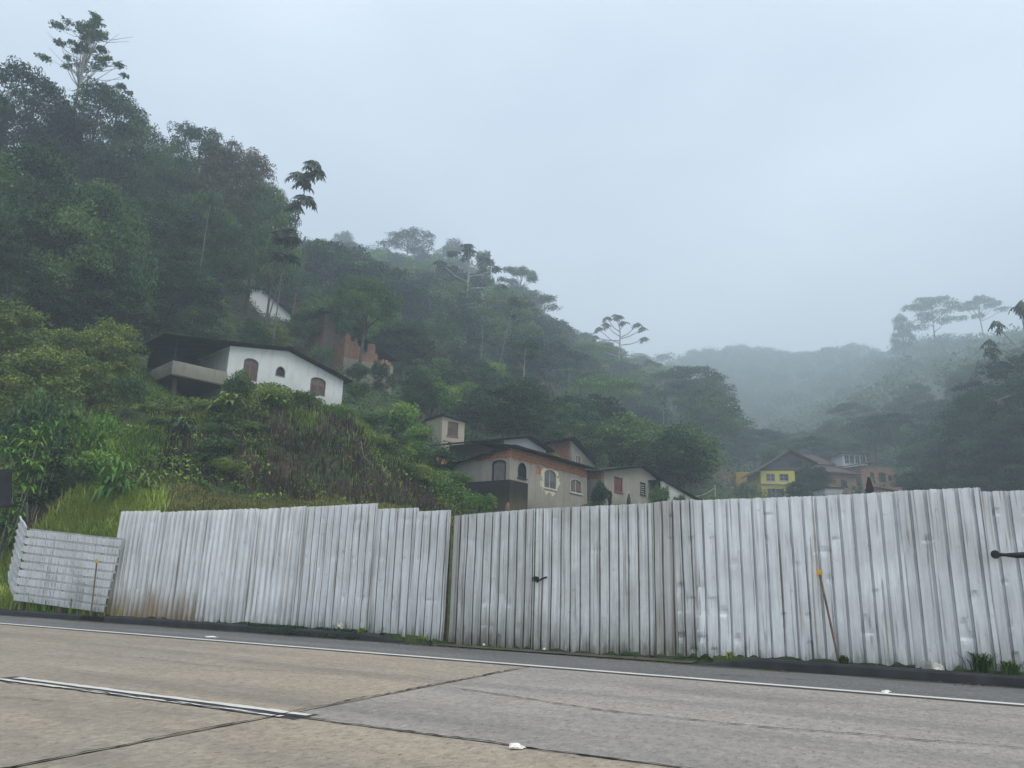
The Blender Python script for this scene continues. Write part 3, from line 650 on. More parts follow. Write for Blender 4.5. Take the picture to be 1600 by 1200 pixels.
def window(root, poly, M=FR, frame=FRAME_W, fill=SHUTTER, kind='shutter', name='window', dep=0.07, fw=0.05, proud=-0.02, sill=True):
    inn = inset(poly, fw); m_ = MB(); m_.prism(poly, [inn], proud, dep+0.04)
    xs = [p[0] for p in poly]; zs = [p[1] for p in poly]; c = (min(xs)+max(xs))/2; x0, x1, z0, z1 = min(xs), max(xs), min(zs), max(zs)
    if kind in ('shutter', 'glass'): m_.box(c-0.025, c+0.025, dep-0.035, dep+0.03, z0+fw, z1-fw*1.2)
    if kind == 'glass': m_.box(x0+fw, x1-fw, dep-0.03, dep+0.028, (z0+z1)/2-0.02, (z0+z1)/2+0.02)
    wn = m_.build(name, frame, root, M)
    m_ = MB(); big = inset(poly, fw*0.6)
    if kind == 'shutter':
        m_.prism(big, [], dep, dep+0.02)
        n = max(4, int((z1-z0)/0.11))
        for i in range(n):
            z = z0+fw+0.03+(z1-z0-2*fw-0.06)*i/n
            if z < z1-(x1-x0)*0.45:
                for a, b in ((x0+fw+0.03, c-0.05), (c+0.05, x1-fw-0.03)): m_.box(a, b, dep-0.03, dep-0.002, z, z+0.045)
        m_.build('shutter', fill, wn, M)
    elif kind == 'louvre':
        m_.prism(big, [], dep+0.06, dep+0.08); m_.build('pane', GLASS, wn, M); m_ = MB()
        n = max(3, int((z1-z0)/0.16))
        for i in range(n): z = z0+fw+0.02+(z1-z0-2*fw)*i/n; m_.box(x0+fw, x1-fw, dep-0.02, dep+0.035, z, z+0.04)
        m_.build('louvre', fill, wn, M)
    else:
        m_.prism(big, [], dep, dep+0.02); m_.build('pane', GLASS, wn, M)
    if sill:
        m_ = MB(); m_.box(x0-0.06, x1+0.06, -0.07, 0.03, z0-0.07, z0-0.003); m_.build('sill', frame, wn, M)
    return wn
def roof_sheet(root, a, b, c, mat=ROOF, name='roof', pitch=0.24, amp=0.035, th=0.03, extra=0.0):
    """corrugated sheet: a->b runs along the eave, a->c runs up the slope; fall lines follow a->c"""
    a, b, c = Vector(a), Vector(b), Vector(c); e = b-a; s = c-a; L_ = e.length; n = max(8, int(L_/pitch*6)); nrm = e.cross(s).normalized()
    if nrm.z < 0: nrm = -nrm
    vs, fs = [], []; ns = 5
    for i in range(n+1):
        u = i/n; h = amp*math.cos(2*math.pi*u*L_/pitch)
        for j in range(ns+1):
            v = j/ns; sag = 0.03*float(vnoise(np.array(u*6), np.array(v*3+a.x)))
            vs.append(a+e*u+s*v+nrm*(h+sag))
    o_ = len(vs); vs += [v-nrm*th for v in vs]
    W = ns+1
    for i in range(n):
        for j in range(ns): q = (i*W+j, (i+1)*W+j, (i+1)*W+j+1, i*W+j+1); fs.append(q); fs.append(tuple(o_+k for k in q[::-1]))
        for j in (0, ns): fs.append((i*W+j, (i+1)*W+j, o_+(i+1)*W+j, o_+i*W+j))
    for i in (0, n):
        for j in range(ns): fs.append((i*W+j, i*W+j+1, o_+i*W+j+1, o_+i*W+j))
    m_ = MB(); m_.add(vs, fs); return m_.build(name, mat, root)
def slab(root, pts, th, mat, name):          # flat slab over a polygon of points (all on one plane), thickened downwards
    n = len(pts); vs = list(pts)+[(p[0], p[1], p[2]-th) for p in pts]
    fs = [tuple(range(n)), tuple(range(2*n-1, n-1, -1))]+[((i+1) % n, i, n+i, n+(i+1) % n) for i in range(n)]
    m_ = MB(); m_.add(vs, fs); return m_.build(name, mat, root)
def house(name, px, py, rr, ang, label, cat='house', group=None):
    p = at(px, py, rr); return tag(empty(name, p, R(ang)), label, cat, group)
# --- A: white house with the verandah
A_ = house('white_house', 352, 600, 48, 45, 'white house with three arched brown windows and a dark open verandah on the grassy bank')
W1, W2, W3 = arch(1.0, 1.98, 0.55, 1.98, 1.72), arch(3.18, 3.86, 1.22, 1.92, 1.5), arch(5.75, 6.9, 0.55, 1.78, 1.52)
wall(A_, [(0, -2.5), (8.25, -2.5), (8.25, 2.0), (3.9, 3.05), (0, 2.45)], [W1, W2, W3], WHITEWALL)
wall(A_, [(0.2, -2.5), (6.5, -2.5), (6.5, 2.45), (0.2, 2.45)], [], WHITEWALL, left_frame(0.0))
wall(A_, [(0.2, -2.5), (6.5, -2.5), (6.5, 2.0), (0.2, 2.0)], [], WHITEWALL, left_frame(8.05))
m_ = MB(); m_.box(0, 8.25, 6.5, 6.7, -2.5, 2.0); m_.build('wall', WHITEWALL, A_)
for p in (W1, W3): window(A_, p, fill=SHUTTER, frame=plain('brown_frame', (0.20, 0.17, 0.15)), sill=False)
window(A_, W2, fill=FRAME_DK, frame=plain('grey_frame', (0.22, 0.21, 0.20)), kind='louvre', sill=False)
roof_sheet(A_, (3.9, -0.45, 3.17), (3.9, 7.0, 3.17), (8.75, -0.45, 1.95))
roof_sheet(A_, (3.9, 7.0, 3.175), (3.9, -0.45, 3.175), (-0.2, 7.0, 2.60))
m_ = MB(); m_.box(3.7, 4.1, -0.47, 7.0, 3.22, 3.27); m_.build('ridge_cap', ROOF, A_)
roof_sheet(A_, (-0.2, 5.2, 2.56), (-0.2, -0.6, 2.56), (-4.2, 5.2, 2.05), name='verandah_roof')
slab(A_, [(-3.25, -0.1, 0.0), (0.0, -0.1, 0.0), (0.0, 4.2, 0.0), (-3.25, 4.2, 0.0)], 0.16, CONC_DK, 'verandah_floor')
V = MB(); V.box(-3.3, -0.003, -0.12, 0.02, -0.08, 0.72); V.box(-3.3, -3.16, 0.02, 4.2, -0.08, 0.72); V.build('parapet', CONC, A_)
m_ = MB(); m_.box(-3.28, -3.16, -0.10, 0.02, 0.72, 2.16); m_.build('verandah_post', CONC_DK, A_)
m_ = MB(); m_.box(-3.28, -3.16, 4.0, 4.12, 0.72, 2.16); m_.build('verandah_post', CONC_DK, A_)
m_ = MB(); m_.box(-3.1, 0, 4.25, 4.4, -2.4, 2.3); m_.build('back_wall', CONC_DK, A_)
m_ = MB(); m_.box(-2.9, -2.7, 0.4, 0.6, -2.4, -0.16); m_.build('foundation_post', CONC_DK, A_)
# --- B: grey rendered house with bare brick band
B_ = house('grey_rendered_house', 794.5, 797, 44, 55, 'large grey house with a bare brick band under its eaves and a boarded arched window')
h1, h2, h3 = arch(0.85, 1.75, 2.02, 2.95, 2.5), arch(3.75, 5.25, 1.75, 3.0, 2.6), arch(7.0, 8.55, 1.85, 2.80, 2.5)
wall(B_, [(0, -1.5), (9.3, -1.5), (9.3, 3.68), (0, 3.68)], [h1, h2, h3], RENDER_B)
d1 = arch(0.12, 1.12, 1.55, 2.98, 2.75)
wall(B_, [(0.2, -1.5), (4.3, -1.5), (4.3, 3.0), (0.2, 3.62)], [[(x+0.15, z) for x, z in d1]], RENDER_B, left_frame(0.0))
m_ = MB(); m_.box(9.1, 9.3, 0.2, 6.0, -1.5, 3.6); m_.build('wall', RENDER_B, B_)
m_ = MB(); m_.box(0.2, 9.1, 5.8, 6.0, -1.5, 3.6); m_.build('wall', RENDER_B, B_)
window(B_, h2, frame=FRAME_W, fill=SHUTTER_GREY); window(B_, h3, frame=FRAME_W, fill=SHUTTER)
window(B_, h1, frame=FRAME_DK, fill=FRAME_DK, kind='louvre')
dp = [(x+0.15, z) for x, z in d1]
m_ = MB(); m_.prism(inset(dp, 0.04), [], 0.08, 0.12); o = m_.build('door', SHUTTER_GREY, B_, left_frame(0.0))
m_ = MB(); m_.prism(dp, [inset(dp, 0.07)], -0.02, 0.10); m_.build('door_frame', FRAME_DK, o, left_frame(0.0))
roof_sheet(B_, (0.2, -0.55, 3.74), (9.9, -0.55, 3.74), (0.2, 3.2, 4.35))
roof_sheet(B_, (-0.35, -0.5, 3.72), (0.3, -0.5, 3.78), (-0.35, 5.2, 2.78), name='side_roof')
roof_sheet(B_, (-0.6, 1.2, 3.40), (-0.6, 6.3, 2.45), (2.2, 1.2, 3.95), name='side_roof')
V = MB(); V.box(-1.3, 0.55, -0.95, -0.02, -1.5, 1.55); V.box(-1.3, -0.02, -0.02, 3.0, -1.5, 1.55); V.build('balcony', CONC_DK, B_)
# --- C: pale gable behind B
C_ = house('pale_gabled_house', 787, 705, 53, 55, 'pale rendered gable house half hidden behind the grey house roof')
wall(C_, [(0, -3), (5.6, -3), (5.6, 0.95), (2.9, 1.45), (0, 0.8)], [], plaster('pale_wall', (0.42, 0.43, 0.42), (0.28, 0.28, 0.27), 0.5)[0].m)
wall(C_, [(0.2, -3), (5, -3), (5, 0.8), (0.2, 0.8)], [], GREYWALL, left_frame(0.0))
roof_sheet(C_, (2.9, -0.5, 1.58), (2.9, 5.3, 1.58), (6.2, -0.5, 0.92))
roof_sheet(C_, (2.9, 5.3, 1.585), (2.9, -0.5, 1.585), (-2.2, 5.3, 0.45))
# --- D: brick house behind
D_ = house('brick_house', 893, 722, 60, 55, 'bare brick house with a dark roof behind the grey house')
wall(D_, [(0, -4), (5.5, -4), (5.5, -0.3), (0, 1.7)], [[(0.6, -0.2), (1.6, -0.2), (1.6, 0.7), (0.6, 0.7)]], GREYWALL)
window(D_, [(0.6, -0.2), (1.6, -0.2), (1.6, 0.7), (0.6, 0.7)], fill=SHUTTER)
wall(D_, [(0.2, -4), (4, -4), (4, 1.5), (0.2, 1.7)], [], BRICK, left_frame(0.0))
roof_sheet(D_, (-0.4, 6, 1.95), (-0.4, -0.5, 1.95), (6.2, 6, -0.35))
roof_sheet(D_, (-0.35, -0.4, 1.9), (-0.35, 5.0, 1.70), (-1.2, -0.4, 1.72), name='side_roof')
# --- E: small hut
E_ = house('small_hut', 689, 702, 58, 35, 'small square ochre hut with one brown shuttered window above the roofs', 'hut')
hw = [(0.5, 1.18), (1.45, 1.18), (1.45, 2.3), (0.5, 2.3)]
TANW = plaster('ochre_render', (0.42, 0.37, 0.28), (0.24, 0.20, 0.15), 0.4)[0].m
wall(E_, [(0, -1), (2.05, -1), (2.05, 2.42), (0, 2.62)], [hw], TANW)
wall(E_, [(0.2, -1), (2.7, -1), (2.7, 2.62), (0.2, 2.62)], [], TANW, left_frame(0.0))
m_ = MB(); m_.box(1.85, 2.05, 0.2, 2.7, -1, 2.42); m_.build('wall', TANW, E_)
window(E_, hw, frame=SHUTTER, fill=SHUTTER)
slab(E_, [(-0.2, -0.25, 2.76), (2.25, -0.25, 2.55), (2.25, 3.0, 2.55), (-0.2, 3.0, 2.76)], 0.09, ROOF, 'roof')
# porch roofs between hut and grey house
E2 = house('lean_to_shed', 720, 726, 50, 40, 'dark sagging lean to roof just below the ochre hut', 'shed')
roof_sheet(E2, (-1.6, -0.3, 0.35), (2.2, -0.3, 0.05), (-1.6, 3.0, 0.85))
m_ = MB(); m_.box(-1.3, -1.15, 0, 0.15, -2.5, 0.3); m_.build('post', WOOD, E2)
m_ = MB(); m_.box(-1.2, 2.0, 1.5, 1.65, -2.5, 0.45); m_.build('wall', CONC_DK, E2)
# --- F: grey gabled house with red shutters
F_ = house('grey_gabled_house', 944, 792, 52, 55, 'grey gabled house with a red shuttered window and a pointed doorway')
f1 = [(1.5, 1.25), (2.75, 1.25), (2.75, 2.3), (1.5, 2.3)]; f2 = [(5.7, 1.5), (6.6, 1.5), (6.6, 2.42), (5.7, 2.42)]; f3 = arch(3.2, 4.3, -0.4, 1.5, 0.6, 12, True)
wall(F_, [(0, -2), (11.8, -2), (11.8, 2.35), (6.0, 3.55), (0, 2.45)], [f1, f2, f3], plaster('grey_render_second', (0.33, 0.30, 0.25), (0.15, 0.13, 0.10), 0.7)[0].m)
wall(F_, [(0.2, -2), (3, -2), (3, 2.45), (0.2, 2.45)], [], part_render('render_brick_corner', 1.9, False), left_frame(0.0))
window(F_, f1, frame=SHUTTER_RED, fill=SHUTTER_RED); window(F_, f2, frame=FRAME_DK, fill=FRAME_W, kind='louvre')
m_ = MB(); m_.prism(f3, [inset(f3, 0.08)], -0.03, 0.12); dr = m_.build('door', STONE, F_); m_ = MB(); m_.prism(inset(f3, 0.06), [], 0.14, 0.17); m_.build('door_leaf', FRAME_DK, dr)
roof_sheet(F_, (6.0, -0.5, 3.68), (6.0, 6, 3.68), (12.6, -0.5, 2.45)); roof_sheet(F_, (6.0, 6, 3.685), (6.0, -0.5, 3.685), (-0.7, 6, 2.42))
# --- G: white leaning outbuilding right of F
G_ = house('white_outbuilding', 1036, 785, 58, 50, 'low white outbuilding with a sloping top half hidden by the hoarding', 'outbuilding')
wall(G_, [(0, -2), (7.5, -2), (7.5, 0.35), (0, 1.6)], [], plaster('white_wall_two', (0.62, 0.60, 0.55), (0.36, 0.34, 0.30), 0.5)[0].m)
roof_sheet(G_, (-0.2, 4, 1.72), (-0.2, -0.3, 1.72), (7.9, 4, 0.42))
# --- ruins and the upper white house
P_ = house('brick_tower', 503, 548, 74, 40, 'tall narrow red brick block with an overhanging slab roof on the left slope', 'building')
wall(P_, [(0, -4), (1.2, -4), (1.2, 4.0), (0, 4.05)], [], plaster('brown_render', (0.20, 0.15, 0.12), (0.08, 0.06, 0.05), 0.6)[0].m); wall(P_, [(0.2, -4), (3.4, -4), (3.4, 3.9), (0.2, 4.0)], [], BRICK, left_frame(0.0))
wall(P_, [(1.2, -4), (5.2, -4), (5.2, 0.8), (1.2, 2.2)], [], plaster('dark_render', (0.13, 0.12, 0.105))[0].m, name='side_wall')
slab(P_, [(-0.7, -0.5, 4.25), (1.6, -0.5, 4.2), (1.6, 3.9, 4.2), (-0.7, 3.9, 4.25)], 0.2, ROOF, 'roof')
Z_ = house('ruined_house', 536, 572, 72, 35, 'broken brick house with a jagged collapsed wall top above the white house', 'ruin')
ztt = [(0, -3), (5.3, -3), (5.3, 1.5), (5.0, 1.1), (4.7, 1.9), (4.3, 1.7), (4.1, 2.4), (3.8, 1.5), (3.5, 1.7), (3.2, 2.9), (3.1, 3.6), (2.6, 3.8), (2.4, 2.6), (2.0, 2.3), (1.7, 3.0), (1.4, 2.9), (1.1, 3.9), (0.7, 3.5), (0.5, 4.1), (0, 4.2)]
_tp = np.array(sorted([(x, z) for x, z in ztt if z > 0])); _rz = random.Random(5); zt = [(0, -3), (5.3, -3)]; _x = 5.3
while _x > 0.02:
    _w = _rz.choice((.12, .2, .3)); _h = max(1.0, 0.19*round((np.interp(_x-_w/2, _tp[:, 0], _tp[:, 1])*.80+_rz.uniform(-.25, .2))/0.19)); zt += [(_x, _h+_rz.uniform(-.03, .03)), (max(0, _x-_w+.02), _h+_rz.uniform(-.03, .03))]; _x -= _w
ZM = brick_mat('ruin_mix', c1=(0.42, 0.17, 0.09), c2=(0.30, 0.12, 0.075))
wall(Z_, [(0, 0.9)]+[(5.3, 0.9)]+zt[2:], [], BRICK_RUIN); wall(Z_, [(0, -3), (5.3, -3), (5.3, 0.897), (0, 0.897)], [], GREYWALL, th=0.26, name='block_base')
wall(Z_, [(0.2, -3), (4, -3), (4, 2.6), (0.2, 3.2)], [], BRICK_RUIN, left_frame(0.0))
m_ = MB(); m_.box(0, 5.3, 3.6, 3.8, -3, 3.4); m_.build('back_wall', plaster('soot_wall', (0.06, 0.06, 0.055))[0].m, Z_)  # near-black plaster over the whole wall behind the broken front
roof_sheet(Z_, (2.6, 1.0, 3.5), (6.4, 1.0, 2.0), (2.6, 4.2, 4.0), name='fallen_roof')
Q_ = house('upper_white_house', 402, 497, 92, 40, 'white gable of a house high among the trees behind two thin trunks')
wall(Q_, [(-4.0, -4), (4.2, -4), (4.2, 1.4), (0.2, 3.7), (-4.0, 2.9)], [[(-3.2, 0.6), (-2.0, 0.6), (-2.0, 1.9), (-3.2, 1.9)]], plaster('white_upper', (0.72, 0.74, 0.74), (0.5, 0.5, 0.48), 0.3)[0].m)
window(Q_, [(-3.2, 0.6), (-2.0, 0.6), (-2.0, 1.9), (-3.2, 1.9)], fill=SHUTTER)
roof_sheet(Q_, (0.2, -0.5, 3.85), (0.2, 6, 3.85), (4.9, -0.5, 1.2)); roof_sheet(Q_, (0.2, 6, 3.855), (0.2, -0.5, 3.855), (-4.6, 6, 2.9))
# --- far houses in the valley
def win_row(root, rects, M=FR, **k):
    for q in rects: window(root, [(q[0], q[2]), (q[1], q[2]), (q[1], q[3]), (q[0], q[3])], M, **k)
def rects(*qs): return [[(q[0], q[2]), (q[1], q[2]), (q[1], q[3]), (q[0], q[3])] for q in qs]
H_ = house('yellow_house', 1190, 770, 125, 0, 'yellow two storey house with a big brown gable in the valley')
r1 = [(0.85, 2.25, 1.9, 3.05), (2.95, 4.4, 2.0, 3.1), (0.9, 3.6, -0.9, 0.75)]
wall(H_, [(0, -4), (5.4, -4), (5.4, 3.6), (0, 3.5)], rects(*r1), YWALL); win_row(H_, r1, frame=FRAME_W, kind='glass')
wall(H_, [(0.2, -4), (7, -4), (7, 3.5), (0.2, 3.5)], [], YWALL, left_frame(0.0))
m_ = MB(); m_.box(-0.15, 5.5, -0.3, 0, 1.35, 1.55); m_.build('ledge', FRAME_W, H_)
GB = plaster('brown_gable', (0.13, 0.105, 0.09), (0.08, 0.07, 0.06), 0.4)[0].m
g1 = [(3.9, 4.25, 4.35, 5.2)]
wall(H_, [(-0.1, 3.62), (8.2, 3.62), (8.2, 5.0), (4.65, 6.5)], [], GB, name='gable')
win_row(H_, [(2.9, 4.2, 4.2, 5.3), (4.6, 6.6, 4.2, 5.3)], frame=FRAME_DK, kind='glass', proud=-0.06, dep=-0.035, sill=False)
slab(H_, [(4.65, -1.0, 6.85), (4.65, 7, 6.85), (-0.9, 7, 3.25), (-0.9, -1.0, 3.25)], 0.15, ROOF_RED, 'roof'); slab(H_, [(4.65, -1.0, 6.852), (8.9, -1.0, 4.9), (8.9, 7, 4.9), (4.65, 7, 6.852)], 0.15, ROOF_RED, 'roof')
def hip(root, x0, x1, y0, y1, z, h, mat, ins=0.35, name='roof'):
    xm0, xm1 = x0+(x1-x0)*ins, x1-(x1-x0)*ins; ym = (y0+y1)/2
    m_ = MB(); m_.add([(x0, y0, z), (x1, y0, z), (x1, y1, z), (x0, y1, z), (xm0, ym, z+h), (xm1, ym, z+h), (x0, y0, z-.12), (x1, y0, z-.12), (x1, y1, z-.12), (x0, y1, z-.12)],
        [(0, 1, 5, 4), (1, 2, 5), (2, 3, 4, 5), (3, 0, 4), (9, 8, 7, 6), (0, 6, 7, 1), (1, 7, 8, 2), (2, 8, 9, 3), (3, 9, 6, 0)]); return m_.build(name, mat, root)
def boxhouse(name, px, py, rr, ang, lab, w_, d_, h_, wallm, roofm, wins=(), rh=1.4, low=4, frame=FRAME_W, kind='glass', ov=0.6, cat='house', shed=False):
    q = house(name, px, py, rr, ang, lab, cat)
    wall(q, [(0, -low), (w_, -low), (w_, h_), (0, h_)], rects(*wins), wallm); wall(q, [(0.2, -low), (d_, -low), (d_, h_), (0.2, h_)], [], wallm, left_frame(0.0))
    m_ = MB(); m_.box(w_-0.2, w_, 0.2, d_, -low, h_); m_.build('wall', wallm, q); m_ = MB(); m_.box(0.2, w_-0.2, d_-0.2, d_, -low, h_); m_.build('wall', wallm, q)
    win_row(q, wins, frame=frame, kind=kind)
    if shed: slab(q, [(-ov, -ov, h_+0.1), (w_+ov, -ov, h_+rh), (w_+ov, d_+ov, h_+rh), (-ov, d_+ov, h_+0.1)], 0.12, roofm, 'roof')
    else: hip(q, -ov, w_+ov, -ov, d_+ov, h_+0.12, rh, roofm)
    return q
WFAR = plaster('far_white_wall', (0.50, 0.50, 0.47), (0.36, 0.36, 0.33), 0.3)[0].m
boxhouse('hipped_house', 1256, 742, 150, 8, 'low pale house under a wide brown hipped roof behind the yellow house', 6.0, 6, 2.0, WFAR, ROOF_RED, [(3.5, 4.6, 0.5, 1.6)], 2.3)
J_ = boxhouse('glazed_tower_house', 1319, 741, 150, 0, 'small house with a white glazed upper room under a grey hipped roof', 4.4, 5, 3.8, plaster('white_frame_wall', (0.68, 0.70, 0.72), (0.5, 0.5, 0.5), 0.2)[0].m, ROOF, [(0.3, 1.15, 2.0, 3.5), (1.25, 2.1, 2.0, 3.5), (2.25, 3.1, 2.0, 3.5), (3.2, 4.1, 2.0, 3.5)], 1.5)
boxhouse('white_annex', 1288, 752, 148, 0, 'small white stepped annex between the hipped house and the glazed one', 3.6, 3, 2.4, plaster('bright_white', (0.72, 0.74, 0.74), (0.5, 0.5, 0.5), 0.2)[0].m, ROOF_RED, [(0.5, 1.3, 0.9, 1.7)], 0.5, shed=True, ov=0.2)
boxhouse('brown_brick_house', 1296, 769, 128, 12, 'brown brick house with one small window low in the valley centre', 4.9, 5, 3.0, BRICK_FAR, ROOF_RED, [(2.2, 3.2, 1.0, 2.1)], 1.3, frame=FRAME_DK)
K2 = boxhouse('long_brick_house', 1348, 768, 132, 20, 'long brown brick house stepping up the slope at the right of the valley', 7.0, 6, 4.2, BRICK_FAR, ROOF_RED, [(1.8, 2.6, 2.2, 3.2), (3.6, 5.0, 1.9, 3.3), (5.6, 6.3, 2.2, 3.0)], 2.0, frame=FRAME_DK, shed=True)
boxhouse('orange_shed', 1150, 746, 138, 0, 'small orange walled building by the trees left of the yellow house', 3.1, 3, 0.75, OWALL, YWALL, (), 0.25, cat='building', shed=True, ov=0.1)
boxhouse('low_white_wall_house', 1290, 778, 100, 5, 'low pale wall with a flat top just above the hoarding in the valley', 2.3, 3, 1.2, WFAR, ROOF, (), 0.15, cat='outbuilding', shed=True, ov=0.15)
boxhouse('low_brick_house', 1366, 779, 95, -12, 'low brick wall with a sloping roof just above the hoarding at right', 3.0, 3, 1.3, BRICK_FAR, ROOF_RED, (), -0.5, cat='outbuilding', shed=True, ov=0.2)
# ------------------------------------------------------------------ vegetation prototypes
def rand_dirs(n, g): v = g.normal(size=(n, 3)); return v/np.linalg.norm(v, axis=1, keepdims=True)
def leaves(P, Nrm, L_, g, wid=0.5, droop=0.25):
    """one folded leaf (two triangles as a quad, bent at the middle) per point"""
    n = len(P); t = rand_dirs(n, g); t = t-Nrm*np.sum(t*Nrm, 1, keepdims=True); t /= np.linalg.norm(t, axis=1, keepdims=True)+1e-9
    t[:, 2] -= droop; t /= np.linalg.norm(t, axis=1, keepdims=True)
    b = np.cross(Nrm, t); b /= np.linalg.norm(b, axis=1, keepdims=True)+1e-9
    L_ = np.asarray(L_).reshape(-1, 1)*g.uniform(0.6, 1.3, (n, 1))
    up = np.cross(t, b)
    a = P-t*L_*0.5; c = P+t*L_*0.5-np.array([0, 0, 1])*L_*0.12; l = P+b*L_*wid*0.5+up*L_*0.06; r = P-b*L_*wid*0.5+up*L_*0.06
    V = np.stack([a, l, c, r], 1).reshape(-1, 3); F = np.arange(4*n).reshape(n, 4); return V, F
def crown(g, clumps, n, L_, up=0.45, fill=0.25, rough=0.30):
    """leaf clumps: ellipsoids (cx,cy,cz,rx,ry,rz); leaves crowd their outer shells, unevenly"""
    cl = np.array(clumps, float); w_ = cl[:, 3]*cl[:, 4]; w_ = w_/w_.sum(); k = g.choice(len(cl), n, p=w_)
    d = rand_dirs(n, g); d[:, 2] = np.where(d[:, 2] < -0.35, -d[:, 2], d[:, 2])
    ra = np.where(g.random(n) < fill, g.uniform(0.3, 0.85, n), g.uniform(0.82, 1.06, n))
    ph = g.uniform(0, 40, len(cl))
    lob = 1+rough*np.sin(d[:, 0]*5+ph[k])*np.cos(d[:, 1]*5+ph[k]*1.7)+rough*0.6*np.sin(d[:, 2]*9+ph[k]*0.6+d[:, 0]*7)
    P = cl[k, :3]+d*cl[k, 3:6]*(ra*lob)[:, None]
    hole = np.sin(P[:, 0]*2.1+ph[0])*np.sin(P[:, 1]*2.3+ph[1 % len(ph)])*np.sin(P[:, 2]*2.6)
    ok = (hole > -0.42) | (g.random(n) < 0.35); P, d, k, ra = P[ok], d[ok], k[ok], ra[ok]; n = len(P)
    Nm = d*0.55+np.array([0, 0, up])+rand_dirs(n, g)*0.75; Nm /= np.linalg.norm(Nm, axis=1, keepdims=True)
    V, F = leaves(P, Nm, L_, g)
    ct = g.uniform(0.2, 1.0, len(cl)); tint = np.clip(ct[k]+g.normal(0, 0.12, n), 0, 1)
    return V, F, tint
def trunk_mb(g, H_, r0, clumps, bend=0.4, nl=10, base=0.35, limb_r=0.3):
    m_ = MB(); b1, b2 = g.uniform(-bend, bend, 2); pts = [(b1*math.sin(t*2.2)*t, b2*math.sin(t*2.6)*t, H_*t-0.6*(1-t)*(t == 0)) for t in np.linspace(0, 1, 8)]
    m_.tube(pts, [r0*(1.25 if i == 0 else 1)*(1-0.75*i/7) for i in range(8)], 8)
    for c in clumps[:nl]:
        t0 = min(0.92, max(base, (c[2]-1.2*c[5])/H_*0.8)); p0 = Vector((b1*math.sin(t0*2.2)*t0, b2*math.sin(t0*2.6)*t0, H_*t0)); p1 = Vector(c[:3]); mid = p0.lerp(p1, 0.5)+Vector((0, 0, -0.25))
        m_.tube([p0, mid, p1], [r0*limb_r*1.6, r0*limb_r, r0*limb_r*0.4], 5)
    return m_
PROTO = {}
def mk(name, H_, R_, clumps, n, L_, r0=0.22, mat_bark=None, seed=0, **k):
    g = np.random.default_rng(seed); V, F, t = crown(g, clumps, n, L_, **k)
    tm = trunk_mb(g, H_*0.86, r0, sorted(clumps, key=lambda c: -c[3]), base=0.3)
    tr = bpy.data.meshes.new(name+'_trunk'); tr.from_pydata(tm.v, [], tm.f); tr.update(); tr.materials.append(mat_bark or BARK)
    PROTO[name] = dict(H=H_, R=R_, V=V, F=F, t=t, trunk=tr, me={})
def dome(g, H_, R_, n, lo=0.35, flat=1.0, cs=0.36):
    out_ = []; zc = H_*(lo+0.30*(1-lo)); a0 = g.uniform(0, 6)
    for i in range(n):
        u = -0.35+1.33*(i+0.5)/n; a = a0+i*2.39996+g.uniform(-.4, .4); rr_ = R_*0.74*math.sqrt(max(0, 1-u*u))*g.uniform(0.72, 1.12); s = R_*cs*g.uniform(0.62, 1.25)
        out_.append((rr_*math.cos(a), rr_*math.sin(a), zc+u*(H_-zc-s*0.5)*g.uniform(0.80, 1.04), s, s, s*0.66*flat))
    out_.append((0, 0, zc, R_*0.6, R_*0.6, (H_-zc)*0.6)); return out_
for i in range(5):
    g = np.random.default_rng(20+i); mk('broad%d' % i, 12, 4.6, dome(g, 12, 4.6, 17+i*2, 0.28), 11000, 0.36, 0.24, seed=i)
for i in range(3):
    g = np.random.default_rng(40+i); mk('big%d' % i, 16, 6.0, dome(g, 16, 6.0, 34, 0.24, cs=0.27), 34000, 0.26, 0.34, seed=50+i)
g = np.random.default_rng(58); mk('crowny', 9, 4.0, dome(g, 9, 4.0, 26, 0.50, cs=0.26), 17000, 0.20, 0.2, seed=58)
for i in range(2):
    g = np.random.default_rng(60+i); mk('tall%d' % i, 15, 3.0, dome(g, 15, 3.0, 9, 0.55, cs=0.42), 6000, 0.32, 0.17, BARK_PALE, seed=60+i)
for i in range(2):   # flat topped, layered
    g = np.random.default_rng(70+i); cl = []
    for a in range(11): an = a*2.4; rr_ = 4.6*math.sqrt((a+0.3)/11); cl.append((rr_*math.cos(an), rr_*math.sin(an), 11-0.09*rr_**2+g.uniform(-0.7, 0.6), 1.5, 1.5, 0.5))
    if i: cl += [(2.2, 1, 8.4, 1.7, 1.7, 0.5), (-2.4, 0.4, 9.0, 1.5, 1.5, 0.45), (0.4, -2.2, 7.2, 1.8, 1.6, 0.5), (-0.5, 2.0, 6.2, 1.5, 1.5, 0.5)]
    mk('flat%d' % i, 11.5, 5.2, cl, 7000, 0.32, 0.2, seed=70+i)
g = np.random.default_rng(81); cl = []
for i in range(46):
    u = g.random()**0.8; a = g.uniform(0, 6.28); rr_ = (3.3*(1-u)+0.5)*g.uniform(.25, 1.0); k = g.uniform(.30, .62); cl.append((rr_*math.cos(a), rr_*math.sin(a)*.8, 19.5+8.4*u+0.12*rr_, k, k, k*.7))
cl += [(2.9, .2, 19.6, .5, .5, .3), (-2.9, 0, 21.2, .6, .5, .3), (-2.5, .3, 26.2, .8, .5, .22), (-1.9, .2, 26.9, .5, .5, .2), (0, 0, 28.4, .4, .4, .5), (3.6, 0, 18.6, .35, .35, .6)]
mk('sparse', 28.5, 3.4, cl, 5200, 0.30, 0.26, BARK_PALE, seed=81, fill=0.7)
tm = trunk_mb(np.random.default_rng(81), 27.5, .22, cl, nl=40, base=0.66, limb_r=0.16)
